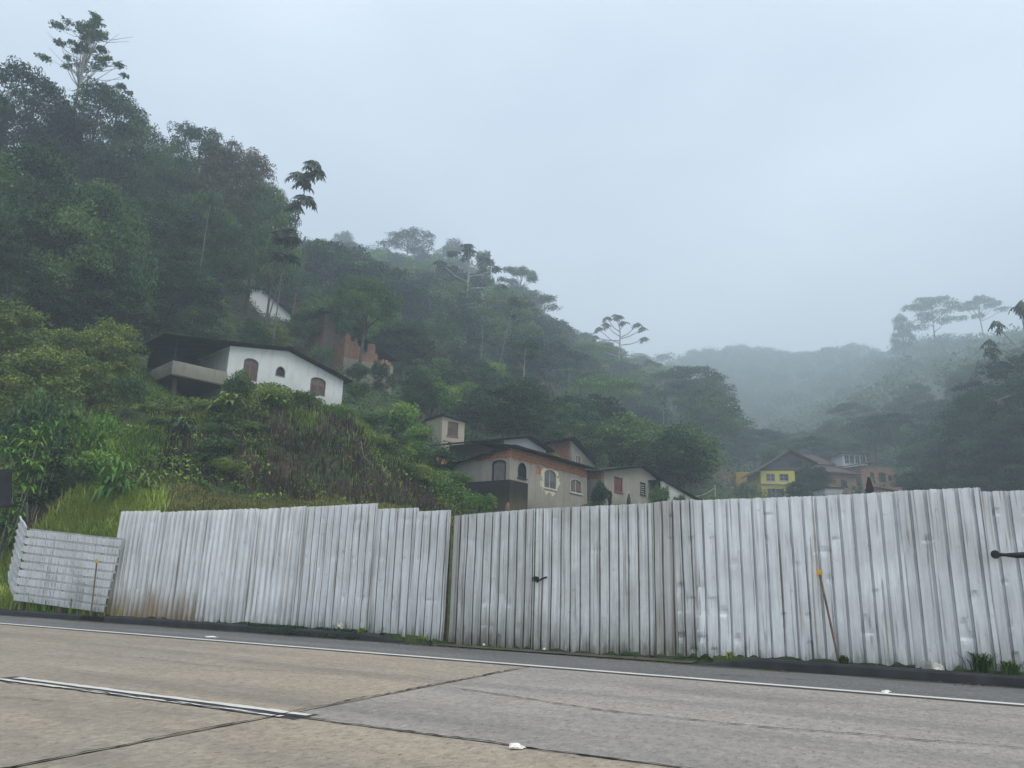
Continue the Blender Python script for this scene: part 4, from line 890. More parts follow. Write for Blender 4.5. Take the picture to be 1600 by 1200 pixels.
for i in range(40): a = g.uniform(0, 6.28); z = g.uniform(18, 26); l = g.uniform(1.2, 3.4); tm.tube([(0, 0, z), (math.cos(a)*l*.5, math.sin(a)*l*.5, z+l*.15), (math.cos(a)*l, math.sin(a)*l, z+l*.55)], [.05, .03, .012], 3)
me_ = bpy.data.meshes.new('sparse_trunk'); me_.from_pydata(tm.v, [], tm.f); me_.update(); me_.materials.append(BARK_PALE); PROTO['sparse']['trunk'] = me_
g = np.random.default_rng(90); mk('weeping', 10, 4.4, [(x, y, z, 1.5, 1.5, 1.25) for x, y, z in [(0, 0, 8.6), (1.9, .5, 7.6), (-1.9, -.4, 7.8), (.6, -2.0, 7.2), (-.4, 2.0, 7.4), (2.8, -1.2, 5.8), (-2.9, .8, 5.9), (-2.6, -2.0, 5.4), (1.4, 2.8, 5.6), (0.2, -3.1, 4.8), (3.1, 1.4, 4.0), (-3.3, -.4, 3.8), (-1.4, -3.1, 3.4), (1.9, -3.0, 3.2), (3.2, -.8, 2.6), (-2.9, 2, 2.8), (0, 0, 5)]], 30000, 0.22, 0.2, seed=90, up=0.2)
for i in range(3):
    g = np.random.default_rng(100+i); cl = [(g.uniform(-.9, .9), g.uniform(-.9, .9), g.uniform(.45, 1.5), g.uniform(.4, .7), g.uniform(.4, .7), g.uniform(.35, .55)) for _ in range(10)]; mk('shrub%d' % i, 2.0, 1.5, cl, 4200, 0.15, 0.05, seed=100+i, up=0.3)
# big-leaved bushes: upright stems carrying whorls of long leaves
def whorls(g, tips, nl, L_, wid=0.3, droop=0.45, up=0.35):
    Vs, Fs, ts = [], [], []; o_ = 0
    for tp in tips:
        tt = g.random()
        for j in range(nl):
            a = 2*math.pi*j/nl+g.uniform(-.35, .35); l = L_*g.uniform(.75, 1.15); u = up*g.uniform(0.3, 1.6)
            d = np.array([math.cos(a), math.sin(a), u]); d /= np.linalg.norm(d); s = np.array([-math.sin(a), math.cos(a), 0]); p = np.array(tp)
            pts = [p, p+d*l*0.35, p+d*l*0.7-np.array([0, 0, l*droop*0.25]), p+d*l-np.array([0, 0, l*droop*0.75])]; ws = [0.02, wid*.42*l, wid*.5*l, 0.01]
            for q, ww in zip(pts, ws): Vs += [q-s*ww-np.array([0, 0, -ww*.25]), q, q+s*ww+np.array([0, 0, ww*.25])]
            for r_ in range(3):
                b = o_+r_*3; Fs += [(b, b+1, b+4, b+3), (b+1, b+2, b+5, b+4)]; ts += [tt+g.uniform(-.1, .1)]*2
            o_ += 12
    return np.array(Vs), np.array(Fs), np.clip(ts, 0, 1)
def mk2(name, H_, R_, V, F, t, tm, bark=None):
    if name == 'cecropia_pole': bark = BARK_MID
    tr = bpy.data.meshes.new(name+'_trunk'); tr.from_pydata(tm.v, [], tm.f); tr.update(); tr.materials.append(bark or BARK_PALE); PROTO[name] = dict(H=H_, R=R_, V=V, F=F, t=t, trunk=tr, me={})
for i in range(2):
    g = np.random.default_rng(120+i); tips = [(g.uniform(-1, 1)*(.4+z/2.4), g.uniform(-1, 1)*(.4+z/2.4), z) for z in g.uniform(.3, 2.1, 85)]; V, F, t = whorls(g, tips, 6, .42, .34); tm = MB()
    for tp in tips[:14]: tm.tube([(tp[0]*.2, tp[1]*.2, -0.1), (tp[0]*.7, tp[1]*.7, tp[2]*.5), tp], [.03, .02, .01], 4)
    mk2('bigleaf%d' % i, 2.2, 1.4, V, F, t, tm)
# cecropia: bare ringed trunk, candelabra limbs, umbrellas of lobed leaves
def cecropia(name, H_, limbs, r0, leafR, seed, nl=9, lob=8):
    g = np.random.default_rng(seed); tm = MB(); top = (0.25, 0, H_-leafR*.5); tm.tube([(0, 0, -.5), (.12, .05, H_*.35), (.3, 0, H_*.7), top], [r0, r0*.85, r0*.7, r0*.5], 8)
    tips = [top]
    for (h, a, l, rise) in limbs:
        p0 = Vector((.25, .02, H_*h)); e = Vector((math.cos(a)*l, math.sin(a)*l, rise)); tm.tube([p0, p0+e*.45+Vector((0, 0, -.15*rise)), p0+Vector((e.x, e.y, rise))], [r0*.5, r0*.4, r0*.3], 6); tips.append(tuple(p0+Vector((e.x, e.y, rise))))
    Vs, Fs, ts = [], [], []; o_ = 0
    for tp in tips:
        for j in range(nl):
            a = j*2.4+g.uniform(-.3, .3); pl = leafR*g.uniform(.75, 1.5)*(0.4+.6*(j/nl)); el = 0.75-1.1*j/nl; c = np.array(tp)+np.array([math.cos(a)*pl*math.cos(el), math.sin(a)*pl*math.cos(el), pl*math.sin(el)])
            tm.tube([tp, tuple(c)], .018, 3); tl = g.uniform(.5, 1.3); nx_ = np.array([math.cos(a)*tl*.5, math.sin(a)*tl*.5, 1.0]); nx_ /= np.linalg.norm(nx_); t1 = np.cross(nx_, [0.3, 1, .2]); t1 /= np.linalg.norm(t1); t2 = np.cross(nx_, t1); R_ = leafR*g.uniform(.65, .95); tt = g.random()
            for q in range(lob):
                an = 2*math.pi*(q+.5)/lob+g.uniform(-.1, .1); d = t1*math.cos(an)+t2*math.sin(an); s = -t1*math.sin(an)+t2*math.cos(an); l = R_*g.uniform(.8, 1.1); dz = np.array([0, 0, -l])
                Vs += [c, c+d*l*.55+s*l*.2+dz*.10, c+d*l+dz*.32, c+d*l*.55-s*l*.2+dz*.10]; Fs.append((o_, o_+1, o_+2, o_+3)); ts.append(tt); o_ += 4
    mk2(name, H_, 3.0, np.array(Vs), np.array(Fs), np.clip(ts, 0, 1), tm)
cecropia('cecropia_pole', 13, [(.96, 2.0, .9, -.3), (.86, 4.9, .9, -.3), (.97, .4, .9, .5), (.93, 3.4, 1.0, .3), (.86, .3, .7, -.2), (.80, 2.4, .8, 0), (.98, 5.2, .6, .6)], .085, .80, 130, 11)
cecropia('cecropia_open', 12, [(.72, 0.1, 3.2, 1.6), (.66, 3.1, 3.0, 1.9), (.55, 3.3, 3.2, 1.0), (.8, .5, 2.2, 2.0), (.80, 2.8, 1.8, 1.9), (.60, -.2, 3.6, .5), (.9, 4.4, 1.2, .9), (.88, 1.6, 1.0, 1.0)], .15, .62, 131, 8)
cecropia('cecropia_wide', 9, [(.6, 0.1, 3.3, 1.0), (.62, 3.1, 2.6, 1.6), (.5, .2, 3.9, -.6), (.7, -.2, 2.2, 1.5), (.78, 2.8, 1.5, 1.6), (.45, 3.2, 2.9, .8), (.8, 0.9, 1.2, 1.2), (.72, 3.5, 2.0, 1.0), (.68, -.5, 2.9, .9), (.84, 3.9, .8, 1.1), (.66, 2.6, 3.2, .7)], .12, .55, 132, 8)
# palm-like tufts (banana, fern)
g = np.random.default_rng(140); V, F, t = whorls(g, [(0, 0, .9), (.1, 0, 1.1), (0, .1, .7), (.5, .3, .5), (-.5, -.2, .45)], 9, 1.5, .17, .8, .9); tm = MB(); tm.tube([(0, 0, -.1), (0, 0, 1)], .08, 6); mk2('fern', 2.0, 1.4, V, F, t, tm, BARK)
# bare twiggy trunk
tm = MB(); tm.tube([(0, 0, -.5), (.1, 0, 3), (.05, .1, 6.5), (.2, 0, 9.5)], [.10, .09, .07, .03], 6)
for q in range(5): tm.tube([(.08, .05, 6+.6*q), (.6*(-1)**q, .1, 7.0+.6*q)], [.03, .012], 4)
g = np.random.default_rng(150); V, F, t = crown(g, [(.2, 0, 9.3, 1.4, 1.4, .45), (-.6, .1, 8.2, .7, .7, .3), (.7, 0, 8.0, .6, .6, .3)], 1100, .3); mk2('slender', 9.8, 1.5, V, F, t, tm)
# ------------------------------------------------------------------ planting
def crown_mesh(p, mat):
    k = mat.name
    if k not in PROTO[p]['me']:
        me = npmesh(p+'_'+k, PROTO[p]['V'], PROTO[p]['F'], False, PROTO[p]['t']); me.materials.append(mat); PROTO[p]['me'][k] = me
    return PROTO[p]['me'][k]
BOT = {'broad': ('forest_tree', 'tree'), 'big': ('forest_tree', 'tree'), 'tall': ('slim_tree', 'tree'), 'crowny': ('forest_tree', 'tree'), 'flat': ('flat_topped_tree', 'tree'), 'sparse': ('sparse_tree', 'tree'), 'weeping': ('weeping_tree', 'tree'),
       'shrub': ('shrub', 'shrub'), 'bigleaf': ('leafy_bush', 'bush'), 'cecropia': ('cecropia_tree', 'tree'), 'fern': ('fern_plant', 'plant'), 'slender': ('thin_trunked_tree', 'tree')}
PLANTS = []
def plant_at(p, x, y, h, mat, label=None, wide=1.0, rz=None, group=None, lean=0.0, z=None):
    key = next(k for k in BOT if p.startswith(k)); nm, cat = BOT[key]; q = PROTO[p]
    zz = float(ground(x, y)) if z is None else z
    e = empty(nm, (x, y, zz-0.1), rng.uniform(0, 6.28) if rz is None else rz); s = h/q['H']; e.scale = (s*wide, s*wide, s)
    if lean: e.rotation_euler = (lean*math.sin(1.3), lean, e.rotation_euler[2])
    link('crown' if cat == 'tree' else 'foliage', crown_mesh(p, mat), None, e)
    link('trunk' if cat == 'tree' else 'stem', q['trunk'], None, e)
    tag(e, label, cat, group); PLANTS.append((e, p, mat.name, x, y, zz, h, q['R']*s*wide, label)); return e
def plant(p, px, pytop, rr, mat, label=None, wide=1.0, rz=None, hmin=None, hmax=None, group=None, lean=0.0):
    a = at(px, pytop, rr); h = a[2]-float(ground(a[0], a[1]))
    if hmin: h = max(h, hmin)
    if hmax: h = min(h, hmax)
    return plant_at(p, a[0], a[1], max(h, 0.5), mat, label, wide*1.0, rz, group, lean)
def W(width_px, rr, h, p): # crown width factor from its width in the photo
    return min((width_px/FPX*rr/2)/(PROTO[p]['R']*h/PROTO[p]['H']), 1.5)
def sig(p, px, pytop, wpx, rr, mat, label, rz=None, lean=0.0):
    a = at(px, pytop, rr); h = max(0.6 if p[:4] not in ('shru', 'bigl', 'fern') else wpx/FPX*rr*0.62, a[2]-float(ground(a[0], a[1]))); return plant_at(p, a[0], a[1], h, mat, label, W(wpx, rr, h, p), rz, None, lean)
# large trees on the left
sig('sparse', 148, 22, 125, 78, LEAF, 'sparse pale twigged treetop standing highest against the sky at upper left', rz=0.3)
sig('big0', 60, 108, 170, 74, LEAF_DK, 'dark ragged tree under the sky left of the sparse highest treetop')
sig('big1', 168, 118, 150, 76, LEAF_DK, 'dark dense tree directly below the sparse highest treetop')
sig('big2', -20, 105, 130, 72, LEAF_DK, 'dark tree cut by the upper left edge of the picture')
sig('broad1', 218, 178, 80, 84, LEAF, 'small crown stepping down right of the dense tree under the highest treetop')
sig('weeping', 70, 240, 230, 60, LEAF, 'broad drooping bamboo like tree with rounded green domes at left')
sig('weeping', 165, 285, 170, 56, LEAF, 'lower drooping tree right of the broad bamboo like one', rz=2.0)
sig('weeping', -15, 300, 150, 54, LEAF_DK, 'dark drooping tree at the left edge below the domes', rz=4.0)
sig('big1', 262, 215, 120, 84, LEAF, 'tree with uneven top left of the tall rounded crown at the sky line', rz=1.0)
sig('big0', 318, 192, 140, 88, LEAF, 'tall rounded crown peaking at the sky line between the left trees', rz=3.0)
sig('big2', 378, 220, 150, 84, LEAF_RU, 'russet tinged tree at the right shoulder of the left tree group', rz=1.0)
sig('big1', 412, 268, 120, 82, LEAF, 'dark crown low on the right shoulder of the left tree group')
sig('broad4', 440, 300, 84, 76, LEAF, 'small leaning crown beside the two cecropias', rz=0.4)
for q in [('big1', 250, 300, 150, 70, LEAF_DK), ('big2', 330, 300, 140, 72, LEAF), ('big0', 352, 345, 110, 70, LEAF_DK), ('big0', 130, 370, 160, 56, LEAF_DK), ('big1', 40, 390, 150, 54, LEAF_DK), ('big2', 215, 385, 130, 62, LEAF_DK), ('big1', 290, 400, 130, 64, LEAF_DK), ('broad0', 325, 425, 80, 64, LEAF), ('broad1', 180, 450, 110, 55, LEAF_DK), ('broad2', 250, 470, 90, 60, LEAF_DK), ('broad4', 310, 475, 80, 60, LEAF), ('broad3', 90, 455, 110, 53, LEAF_DK), ('broad0', 10, 450, 110, 50, LEAF_DK), ('broad2', 345, 495, 50, 62, LEAF)]:
    sig(*q, None)
sig('cecropia_pole', 436, 276, 88, 66, LEAF_CE, 'taller cecropia with an umbrella of lobed leaves on a thin bare trunk', rz=0.2, lean=0.16)
sig('cecropia_pole', 447, 358, 84, 64, LEAF_CE, 'shorter cecropia with lobed leaves left of the tallest one', rz=2.2, lean=0.03)
sig('slender', 232, 395, 22, 58, LEAF, 'slanting pale bare trunk in the dark trees above the white house', rz=0.0, lean=0.22)
sig('slender', 590, 610, 10, 60, LEAF, 'thin pale leaning trunk right of the ruined brick house', rz=0.0, lean=0.25)
# middle slope
sig('crowny', 573, 432, 128, 71.5, LEAF, 'wide irregular tree growing over the ruined brick house', rz=2.5)
sig('flat1', 640, 364, 95, 240, LEAF, 'layered spreading tree on the misty sky line', rz=0.5)
sig('broad1', 708, 378, 66, 262, LEAF, 'rounded misty tree at the sky line right of the layered one')
sig('broad2', 538, 360, 44, 330, LEAF, 'small pale misty tree on the far left sky line')
sig('cecropia_open', 730, 388, 95, 140, LEAF_CE, 'tall candelabra cecropia with a pale straight trunk in mid slope', rz=0.3)
sig('tall1', 757, 385, 34, 160, LEAF, 'thin sparse treetop just right of the candelabra cecropia')
sig('flat0', 812, 418, 70, 212, LEAF, 'small umbrella crowned tree on the sky line above the middle slope')
sig('slender', 819, 532, 46, 88, LEAF, 'lone thin straight trunk with a tiny umbrella crown in mid slope', rz=0.0)
sig('slender', 772, 470, 22, 105, LEAF, 'broken white trunk leaning right in mid slope', rz=0.0, lean=0.2)
sig('cecropia_wide', 965, 492, 78, 228, LEAF_CE, 'wide candelabra cecropia showing dark against the mist on the ridge', rz=0.1)
sig('broad0', 868, 645, 110, 84, LEAF_BR, 'bright green rounded tree just above the pale gabled house')
sig('broad3', 690, 488, 80, 100, LEAF, 'dark rounded tree right of the ruined house tree')
sig('tall0', 560, 500, 30, 76, LEAF_DK, 'thin dark tree growing out of the ruined brick house')
sig('broad4', 1150, 676, 70, 175, LEAF_DK, 'dark end tree of the ridge above the orange shed')
# right slope
sig('flat1', 1452, 466, 80, 445, LEAF, 'broad dark crown breaking the misty sky line at right', rz=1.0)
sig('broad1', 1407, 490, 32, 445, LEAF, 'small crown on the left of the broad sky line tree at right')
sig('flat0', 1530, 469, 64, 480, LEAF, 'pale flat topped umbrella tree on the right sky line')
sig('cecropia_wide', 1600, 468, 90, 105, LEAF_CE, 'dark layered cecropia cut by the right edge', rz=3.0)
sig('cecropia_wide', 1548, 545, 40, 130, LEAF_CE, 'small faint cecropia on the slope left of the edge one')
for q in [('big0', 1590, 545, 140, 105, LEAF_DK), ('big1', 1530, 590, 110, 112, LEAF_DK), ('big2', 1600, 640, 150, 95, LEAF_DK), ('broad0', 1490, 640, 90, 125, LEAF), ('broad2', 1540, 685, 110, 100, LEAF_DK), ('broad3', 1450, 660, 90, 140, LEAF), ('broad1', 1475, 705, 90, 115, LEAF_DK), ('broad4', 1425, 735, 60, 105, LEAF_DK), ('broad0', 1590, 720, 110, 88, LEAF_DK), ('broad1', 1510, 735, 90, 95, LEAF_DK), ('broad2', 1445, 742, 80, 90, LEAF_DK)]:
    sig(*q, None)
sig('broad3', 1268, 724, 50, 112, LEAF_DK, 'dark round tree standing in front of the yellow house')
sig('broad1', 1245, 752, 40, 100, LEAF_DK, 'low dark tree at the foot of the yellow house right side')
sig('broad2', 1166, 752, 44, 120, LEAF, 'green tree left of the yellow house below the orange shed')
sig('shrub0', 1338, 764, 26, 100, LEAF_DK, 'low dark bush between the two brown brick houses')
sig('broad4', 1425, 700, 60, 150, LEAF, 'leafy tree right of the long brown brick house')
# shrubs and bushes of the bank
SH = [('broad0', 118, 505, 90, 44, LEAF_OL, 'rounded olive bush highest on the left bank'), ('broad1', 40, 478, 120, 46, LEAF_OL, 'wide olive bush at the left edge of the bank top'), ('broad2', 180, 500, 90, 45, LEAF_OL, 'olive bush touching the left end of the verandah roof'),
 ('broad3', 75, 535, 110, 40, LEAF_OL, 'olive bush in the middle of the left bank'), ('broad4', 5, 560, 100, 37, LEAF_OL, 'olive green bush at left edge in mid bank'), ('broad1', 150, 560, 80, 42, LEAF_OL, 'soft olive bush left of the verandah foot'),
 ('shrub1', 205, 585, 60, 41, LEAF, 'green shrub under the verandah corner'), ('shrub0', 372, 575, 56, 41.5, LEAF, 'dark rounded shrub before the white house left corner'), ('fern', 360, 610, 70, 40.5, LEAF_OL, 'arching palm like plant below the dark shrub at the white house'),
 ('bigleaf0', 35, 640, 110, 31, LEAF_BR, 'large glossy leaved bush at the left edge above the hoarding'), ('bigleaf1', -8, 690, 70, 29, LEAF_BR, 'glossy leaved bush cut by the left edge, lowest'), ('bigleaf1', 75, 675, 80, 32, LEAF, 'mid green leafy bush right of the large glossy one'),
 ('shrub2', 105, 610, 80, 33, LEAF, 'green shrub behind the large glossy bush'), ('shrub1', 160, 640, 70, 33, LEAF_BR, 'fresh green shrub in the middle of the left bank'), ('shrub0', 60, 600, 90, 34, LEAF, 'dense green shrub left in mid bank'), ('fern', 190, 695, 60, 30, LEAF_BR, 'bright fern like plant hanging on the bank above the hoarding corner'), ('fern', 235, 720, 50, 31, LEAF_OL, 'small fern right of the bright one on the bank'),
 ('shrub0', 140, 695, 90, 32, LEAF_BR, 'yellow green shrub just above the grass at left'), ('fern', 290, 640, 60, 38.5, LEAF, 'fern below the verandah'),
 ('shrub2', 340, 690, 80, 36.3, LEAF, 'leafy shrub clinging to the cut bank left of the bare earth'), ('shrub1', 355, 730, 60, 35.2, LEAF_OL, 'low shrub at the foot of the cut bank'), 
 ('shrub1', 430, 620, 60, 41.5, LEAF_OL, 'tuft shrub below the small window of the white house'), ('shrub2', 480, 628, 50, 43, LEAF_OL, 'tuft shrub below the right window of the white house'),
 ('shrub0', 620, 622, 90, 49, LEAF_BR, 'large bright green bush right of the white house'), ('shrub1', 585, 640, 60, 48, LEAF, 'darker bush tucked left of the large bright one'), ('shrub2', 655, 660, 60, 48, LEAF_BR, 'bright bush left of the ochre hut'), ('shrub1', 560, 595, 50, 58, LEAF, 'green shrub behind the right corner of the white house'), ('shrub0', 600, 690, 60, 43, LEAF_OL, 'olive bush below the large bright bush'),
 ('shrub2', 690, 700, 70, 46, LEAF, 'green shrub under the ochre hut'), ('shrub0', 715, 735, 55, 43, LEAF, 'green shrub against the left wall of the grey house'), ('bigleaf0', 705, 750, 70, 38, LEAF_BR, 'bright low bush above the fence before the grey house'), ('shrub1', 755, 768, 50, 37, LEAF_BR, 'yellow green bush at the black balcony foot'), ('shrub2', 650, 740, 60, 41, LEAF_OL, 'scrubby bush right of the bare earth'),
 ('shrub0', 935, 748, 34, 49, LEAF_DK, 'dark narrow bush between the two grey houses'), ('shrub2', 1030, 755, 40, 50, LEAF, 'pale leafy bush before the white outbuilding'), ('shrub1', 870, 708, 30, 56, LEAF_BR, 'small bright plant on the roofs before the brick house'), ('shrub0', 940, 705, 26, 60, LEAF, 'plant at the right end of the brick house'), ('shrub2', 1060, 768, 26, 50, LEAF, 'small sprig at the white outbuilding'),
 ('shrub2', 745, 700, 40, 60, LEAF_BR, 'bright shrub behind the ochre hut right side')]
SH += [('shrub0', 560, 566, 46, 68, LEAF, 'green bush before the broken brick wall, left one'), ('shrub2', 598, 562, 44, 67, LEAF_DK, 'dark bush before the broken brick wall, right one'), ('shrub1', 505, 538, 40, 70, LEAF, 'green bush at the foot of the tall brick block'), ('broad1', 432, 508, 50, 66, LEAF_OL, 'olive tree above the white house roof at its right half'), ('broad0', 400, 500, 60, 62, LEAF, 'green tree just above the white house roof'),
 ('slender', 755, 480, 18, 100, LEAF, 'pale thin trunk left of the broken white one'), ('slender', 1035, 610, 16, 130, LEAF, 'thin pale trunk on the dark end of the ridge'), ('slender', 890, 560, 18, 120, LEAF, 'thin pale trunk above the bare brick house'), ('slender', 655, 560, 18, 75, LEAF, 'thin pale trunk above the large bright bush'), ('slender', 690, 600, 20, 72, LEAF, 'thin pale trunk above the ochre hut'), ('slender', 330, 300, 16, 63, LEAF, 'thin pale trunk rising through the left trees')]
for i in range(46):
    px_ = rng.uniform(215, 700); r_ = rng.uniform(36.5, 46); 
    if (px_ > 345 and px_ < 545 and r_ > 45.5) or (px_ > 430 and px_ < 690 and 36 < r_ < 42.5): continue
    a = at(px_, 700, r_); x_, y_ = a[0], a[1]; h_ = rng.uniform(.45, 1.1); p_ = ['shrub0', 'shrub1', 'shrub2', 'fern', 'bigleaf0'][rng.integers(5)]
    plant_at(p_, x_, y_, h_, [LEAF, LEAF_BR, LEAF_OL, LEAF_OL][rng.integers(4)], None, rng.uniform(1, 1.5), None, 'small shrubs scattered over the bank')
for q in SH: sig(*q)
# random forest cover on the slopes: trees spaced over the real ground
KEEP = [(225, 485, 560, 650, 47), (352, 450, 440, 495, 91), (462, 480, 520, 560, 73), (530, 515, 612, 590, 71), (660, 645, 730, 705, 57), (700, 675, 925, 800, 60), (915, 720, 1060, 800, 58), (1140, 728, 1182, 745, 168), (1184, 700, 1262, 775, 125), (1252, 698, 1362, 760, 150), (1290, 714, 1415, 775, 134), (720, 385, 742, 500, 110), (940, 490, 1000, 545, 160), (1580, 465, 1620, 520, 100)]
def project(x, y, z):
    q = np.array([x, y, z-EYE]); d = q @ cF; return 800+FPX*(q @ cR)/d, 600-FPX*(q @ cU)/d
pts = []; kinds = []
def forest(r0, r1, a0, a1, n, sp, mats, hs, names, group):
    tries = 0; c = 0
    while c < n and tries < 30000:
        tries += 1; rr_ = math.sqrt(rng.uniform(r0*r0, r1*r1)); v = ray(rng.uniform(a0, a1), 600); az = math.atan2(v[0], v[1]); x, y = rr_*math.sin(az), rr_*math.cos(az)
        if any((x-a)**2+(y-b)**2 < (sp*0.5*(1+rr_/300))**2 for a, b in pts): continue
        h = rng.uniform(*hs); z = float(ground(x, y)); nm = names[rng.integers(len(names))]; mt = mats[rng.integers(len(mats))]; wd = rng.uniform(0.95, 1.35)
        rad = PROTO[nm]['R']*h/PROTO[nm]['H']*wd; top = project(x, y, z+h+0.5); cen = project(x, y, z); rp = rad*FPX/rr_
        if top[1] > 800: continue
        if any(rr_-rad < k[4] and top[0]+rp > k[0] and top[0]-rp < k[2] and cen[1] > k[1] and top[1] < k[3] for k in KEEP): continue
        pts.append((x, y)); c += 1; plant_at(nm, x, y, h, mt, None, wd, None, group)
    print('forest', group, c)
BRO = ['broad0', 'broad1', 'broad2', 'broad3', 'broad4']
for e in PLANTS: pts.append((e[3], e[4]))
forest(58, 105, 440, 900, 42, 6.0, [LEAF, LEAF, LEAF_DK, LEAF_BR], (5, 8.5), BRO+['tall0'], 'forest trees on the near middle slope')
forest(62, 120, 900, 1180, 24, 7.5, [LEAF, LEAF_DK, LEAF], (6, 9), BRO, 'forest trees right of the grey houses')
forest(98, 290, 470, 1175, 130, 12.5, [LEAF, LEAF, LEAF_DK, LEAF_BR, LEAF_DK, LEAF_OL], (10, 14.5), BRO+['flat1', 'tall1', 'broad1'], 'forest trees on the misty middle ridge')
forest(80, 150, 0, 450, 20, 9.0, [LEAF], (7, 11), BRO, 'forest trees on the left hilltop')
forest(100, 230, 1180, 1640, 62, 12.0, [LEAF, LEAF_DK, LEAF], (8, 12), BRO+['flat0'], 'forest trees on the right slope')
# ------------------------------------------------------------------ labels that single out the unlabelled trees
LM = [(145, 60, 'the sparse highest treetop'), (60, 250, 'the domed bamboo like tree'), (430, 480, 'the upper white house'), (300, 560, 'the dark verandah'), (480, 590, 'the white house'), (490, 510, 'the brick tower'), (570, 550, 'the ruined brick house'), (570, 450, 'the wide tree of the ruin'), (640, 380, 'the layered sky line tree'), (730, 420, 'the candelabra cecropia'), (819, 600, 'the lone thin trunk'), (695, 675, 'the ochre hut'), (810, 690, 'the pale gabled house'), (885, 700, 'the bare brick house'), (1000, 750, 'the grey gabled house'), (965, 510, 'the wide cecropia on the ridge'), (1060, 770, 'the white outbuilding'), (1150, 680, 'the ridge end tree'), (1162, 738, 'the orange shed'), (1215, 740, 'the yellow house'), (1280, 715, 'the hipped house'), (1335, 715, 'the glazed house'), (1380, 735, 'the long brick house'), (1450, 480, 'the broad sky line tree'), (1530, 480, 'the pale umbrella tree'), (1595, 500, 'the edge cecropia'), (1100, 620, 'the notch of the valley'), (1590, 650, 'the right edge'), (380, 240, 'the russet tree'), (470, 320, 'the tall cecropia pair')]
KN = {'leaf_forest': 'green', 'leaf_dark': 'dark green', 'leaf_bright': 'bright green', 'leaf_olive': 'olive', 'leaf_russet': 'russet', 'leaf_cecropia': 'pale green'}
buckets = {}
for (e, p, mn, x, y, z, h, r_, lab) in PLANTS:
    if lab: continue
    u, v = project(x, y, z+h*0.8); i = min(range(len(LM)), key=lambda k: (LM[k][0]-u)**2+(LM[k][1]-v)**2); dx, dy = u-LM[i][0], v-LM[i][1]
    rel = ('above' if dy < 0 else 'below') if abs(dy) > abs(dx)*1.2 else ('right of' if dx > 0 else 'left of')
    haze = 'hazy ' if math.hypot(x, y) > 140 else ''
    shape = 'low shrub' if p[:5] == 'shrub' else 'fern' if p == 'fern' else 'leafy plant' if p[:4] == 'bigl' else {'tall': 'slim tree', 'flat': 'spreading tree'}.get(p[:4], 'rounded tree')
    buckets.setdefault((haze+KN[mn]+' '+shape, rel, LM[i][2]), []).append((math.hypot(dx, dy), e))
ORD = ['nearest', 'second nearest', 'third nearest', 'fourth nearest', 'fifth nearest', 'sixth nearest', 'seventh nearest', 'eighth nearest', 'ninth nearest', 'tenth nearest', 'eleventh nearest', 'twelfth nearest']
for (k, rel, lm), lst in buckets.items():
    lst.sort(key=lambda q: q[0])
    for i, (d, e) in enumerate(lst): e['label'] = (k+' '+rel+' '+lm) if len(lst) == 1 else ('%s %s %s %s' % (k, '('+ORD[min(i, 11)]+')', rel, lm)).replace('(', '').replace(')', '')
# ------------------------------------------------------------------ stuff: undergrowth, far forest, grass
def scatter(n, r0, r1, a0, a1, g):
    rr_ = np.sqrt(g.uniform(r0*r0, r1*r1, n)); px = g.uniform(a0, a1, n); az = np.arctan2(px-800, FPX*1.02); x = rr_*np.sin(az); y = rr_*np.cos(az); return x, y, rr_
g = np.random.default_rng(11)
Vs, Fs, Ts = [], [], []; o_ = 0
for (n, r0, r1, a0, a1, L_, hh) in ((60000, 48, 110, -120, 1700, 0.30, 1.5), (60000, 100, 240, -120, 1700, 0.6, 3.5)):
    x, y, rr_ = scatter(n, r0, r1, a0, a1, g); z = ground(x, y); den = vnoise(x*0.25, y*0.25)+vnoise(x*0.9+5, y*0.9)*0.5
    hb = np.clip(0.35+den*1.4, 0.05, 1)*hh; sx = 800+FPX*x/y/1.02
    ok = ~(((sx > 330) & (sx < 560) & (rr_ < 50)) | ((sx > 715) & (sx < 940) & (rr_ < 62)) | ((sx > 915) & (sx < 1110) & (rr_ < 66)))
    x, y, z, hb = x[ok], y[ok], z[ok], hb[ok]; n = len(x)
    P = np.stack([x, y, z+hb*g.random(n)**0.5], 1); Nm = rand_dirs(n, g)*0.7+np.array([0, -.25, .7]); Nm /= np.linalg.norm(Nm, axis=1, keepdims=True)
    V, F = leaves(P, Nm, np.full(n, L_), g); Vs.append(V); Fs.append(F+o_); o_ += len(V); Ts.append(np.clip(0.5+vnoise(x*0.4, y*0.4)*1.2+g.normal(0, .12, n), 0, 1))
o = link('undergrowth', npmesh('undergrowth', np.concatenate(Vs), np.concatenate(Fs), False, np.concatenate(Ts)), LEAF); tag(o, 'dense low undergrowth covering the hillsides between the trees', 'undergrowth', kind='stuff')
Vs, Fs, Ts = [], [], []; o_ = 0
def far_crowns(n, r0, r1, a0, a1, sp, rad, leafn, L_):
    global o_
    x, y, rr_ = scatter(n*6, r0, r1, a0, a1, g); sel = []
    for i in range(len(x)):
        if all((x[i]-x[j])**2+(y[i]-y[j])**2 > sp*sp for j in sel): sel.append(i)
        if len(sel) >= n: break
    for i in sel:
        z = float(ground(x[i], y[i])); R_ = g.uniform(*rad); hh = g.uniform(7, 13)
        cl = [(x[i]+R_*.5*math.cos(a), y[i]+R_*.5*math.sin(a), z+hh-R_*.6+g.uniform(-1.5, 1), R_*.62, R_*.62, R_*.45) for a in g.uniform(0, 6.28, 4)]+[(x[i], y[i], z+hh-R_*.9, R_*.8, R_*.8, R_*.8)]
        V, F, t = crown(g, cl, leafn, L_); Vs.append(V); Fs.append(F+o_); o_ += len(V); Ts.append(np.clip(t*0.6+0.4*g.random(), 0, 1))
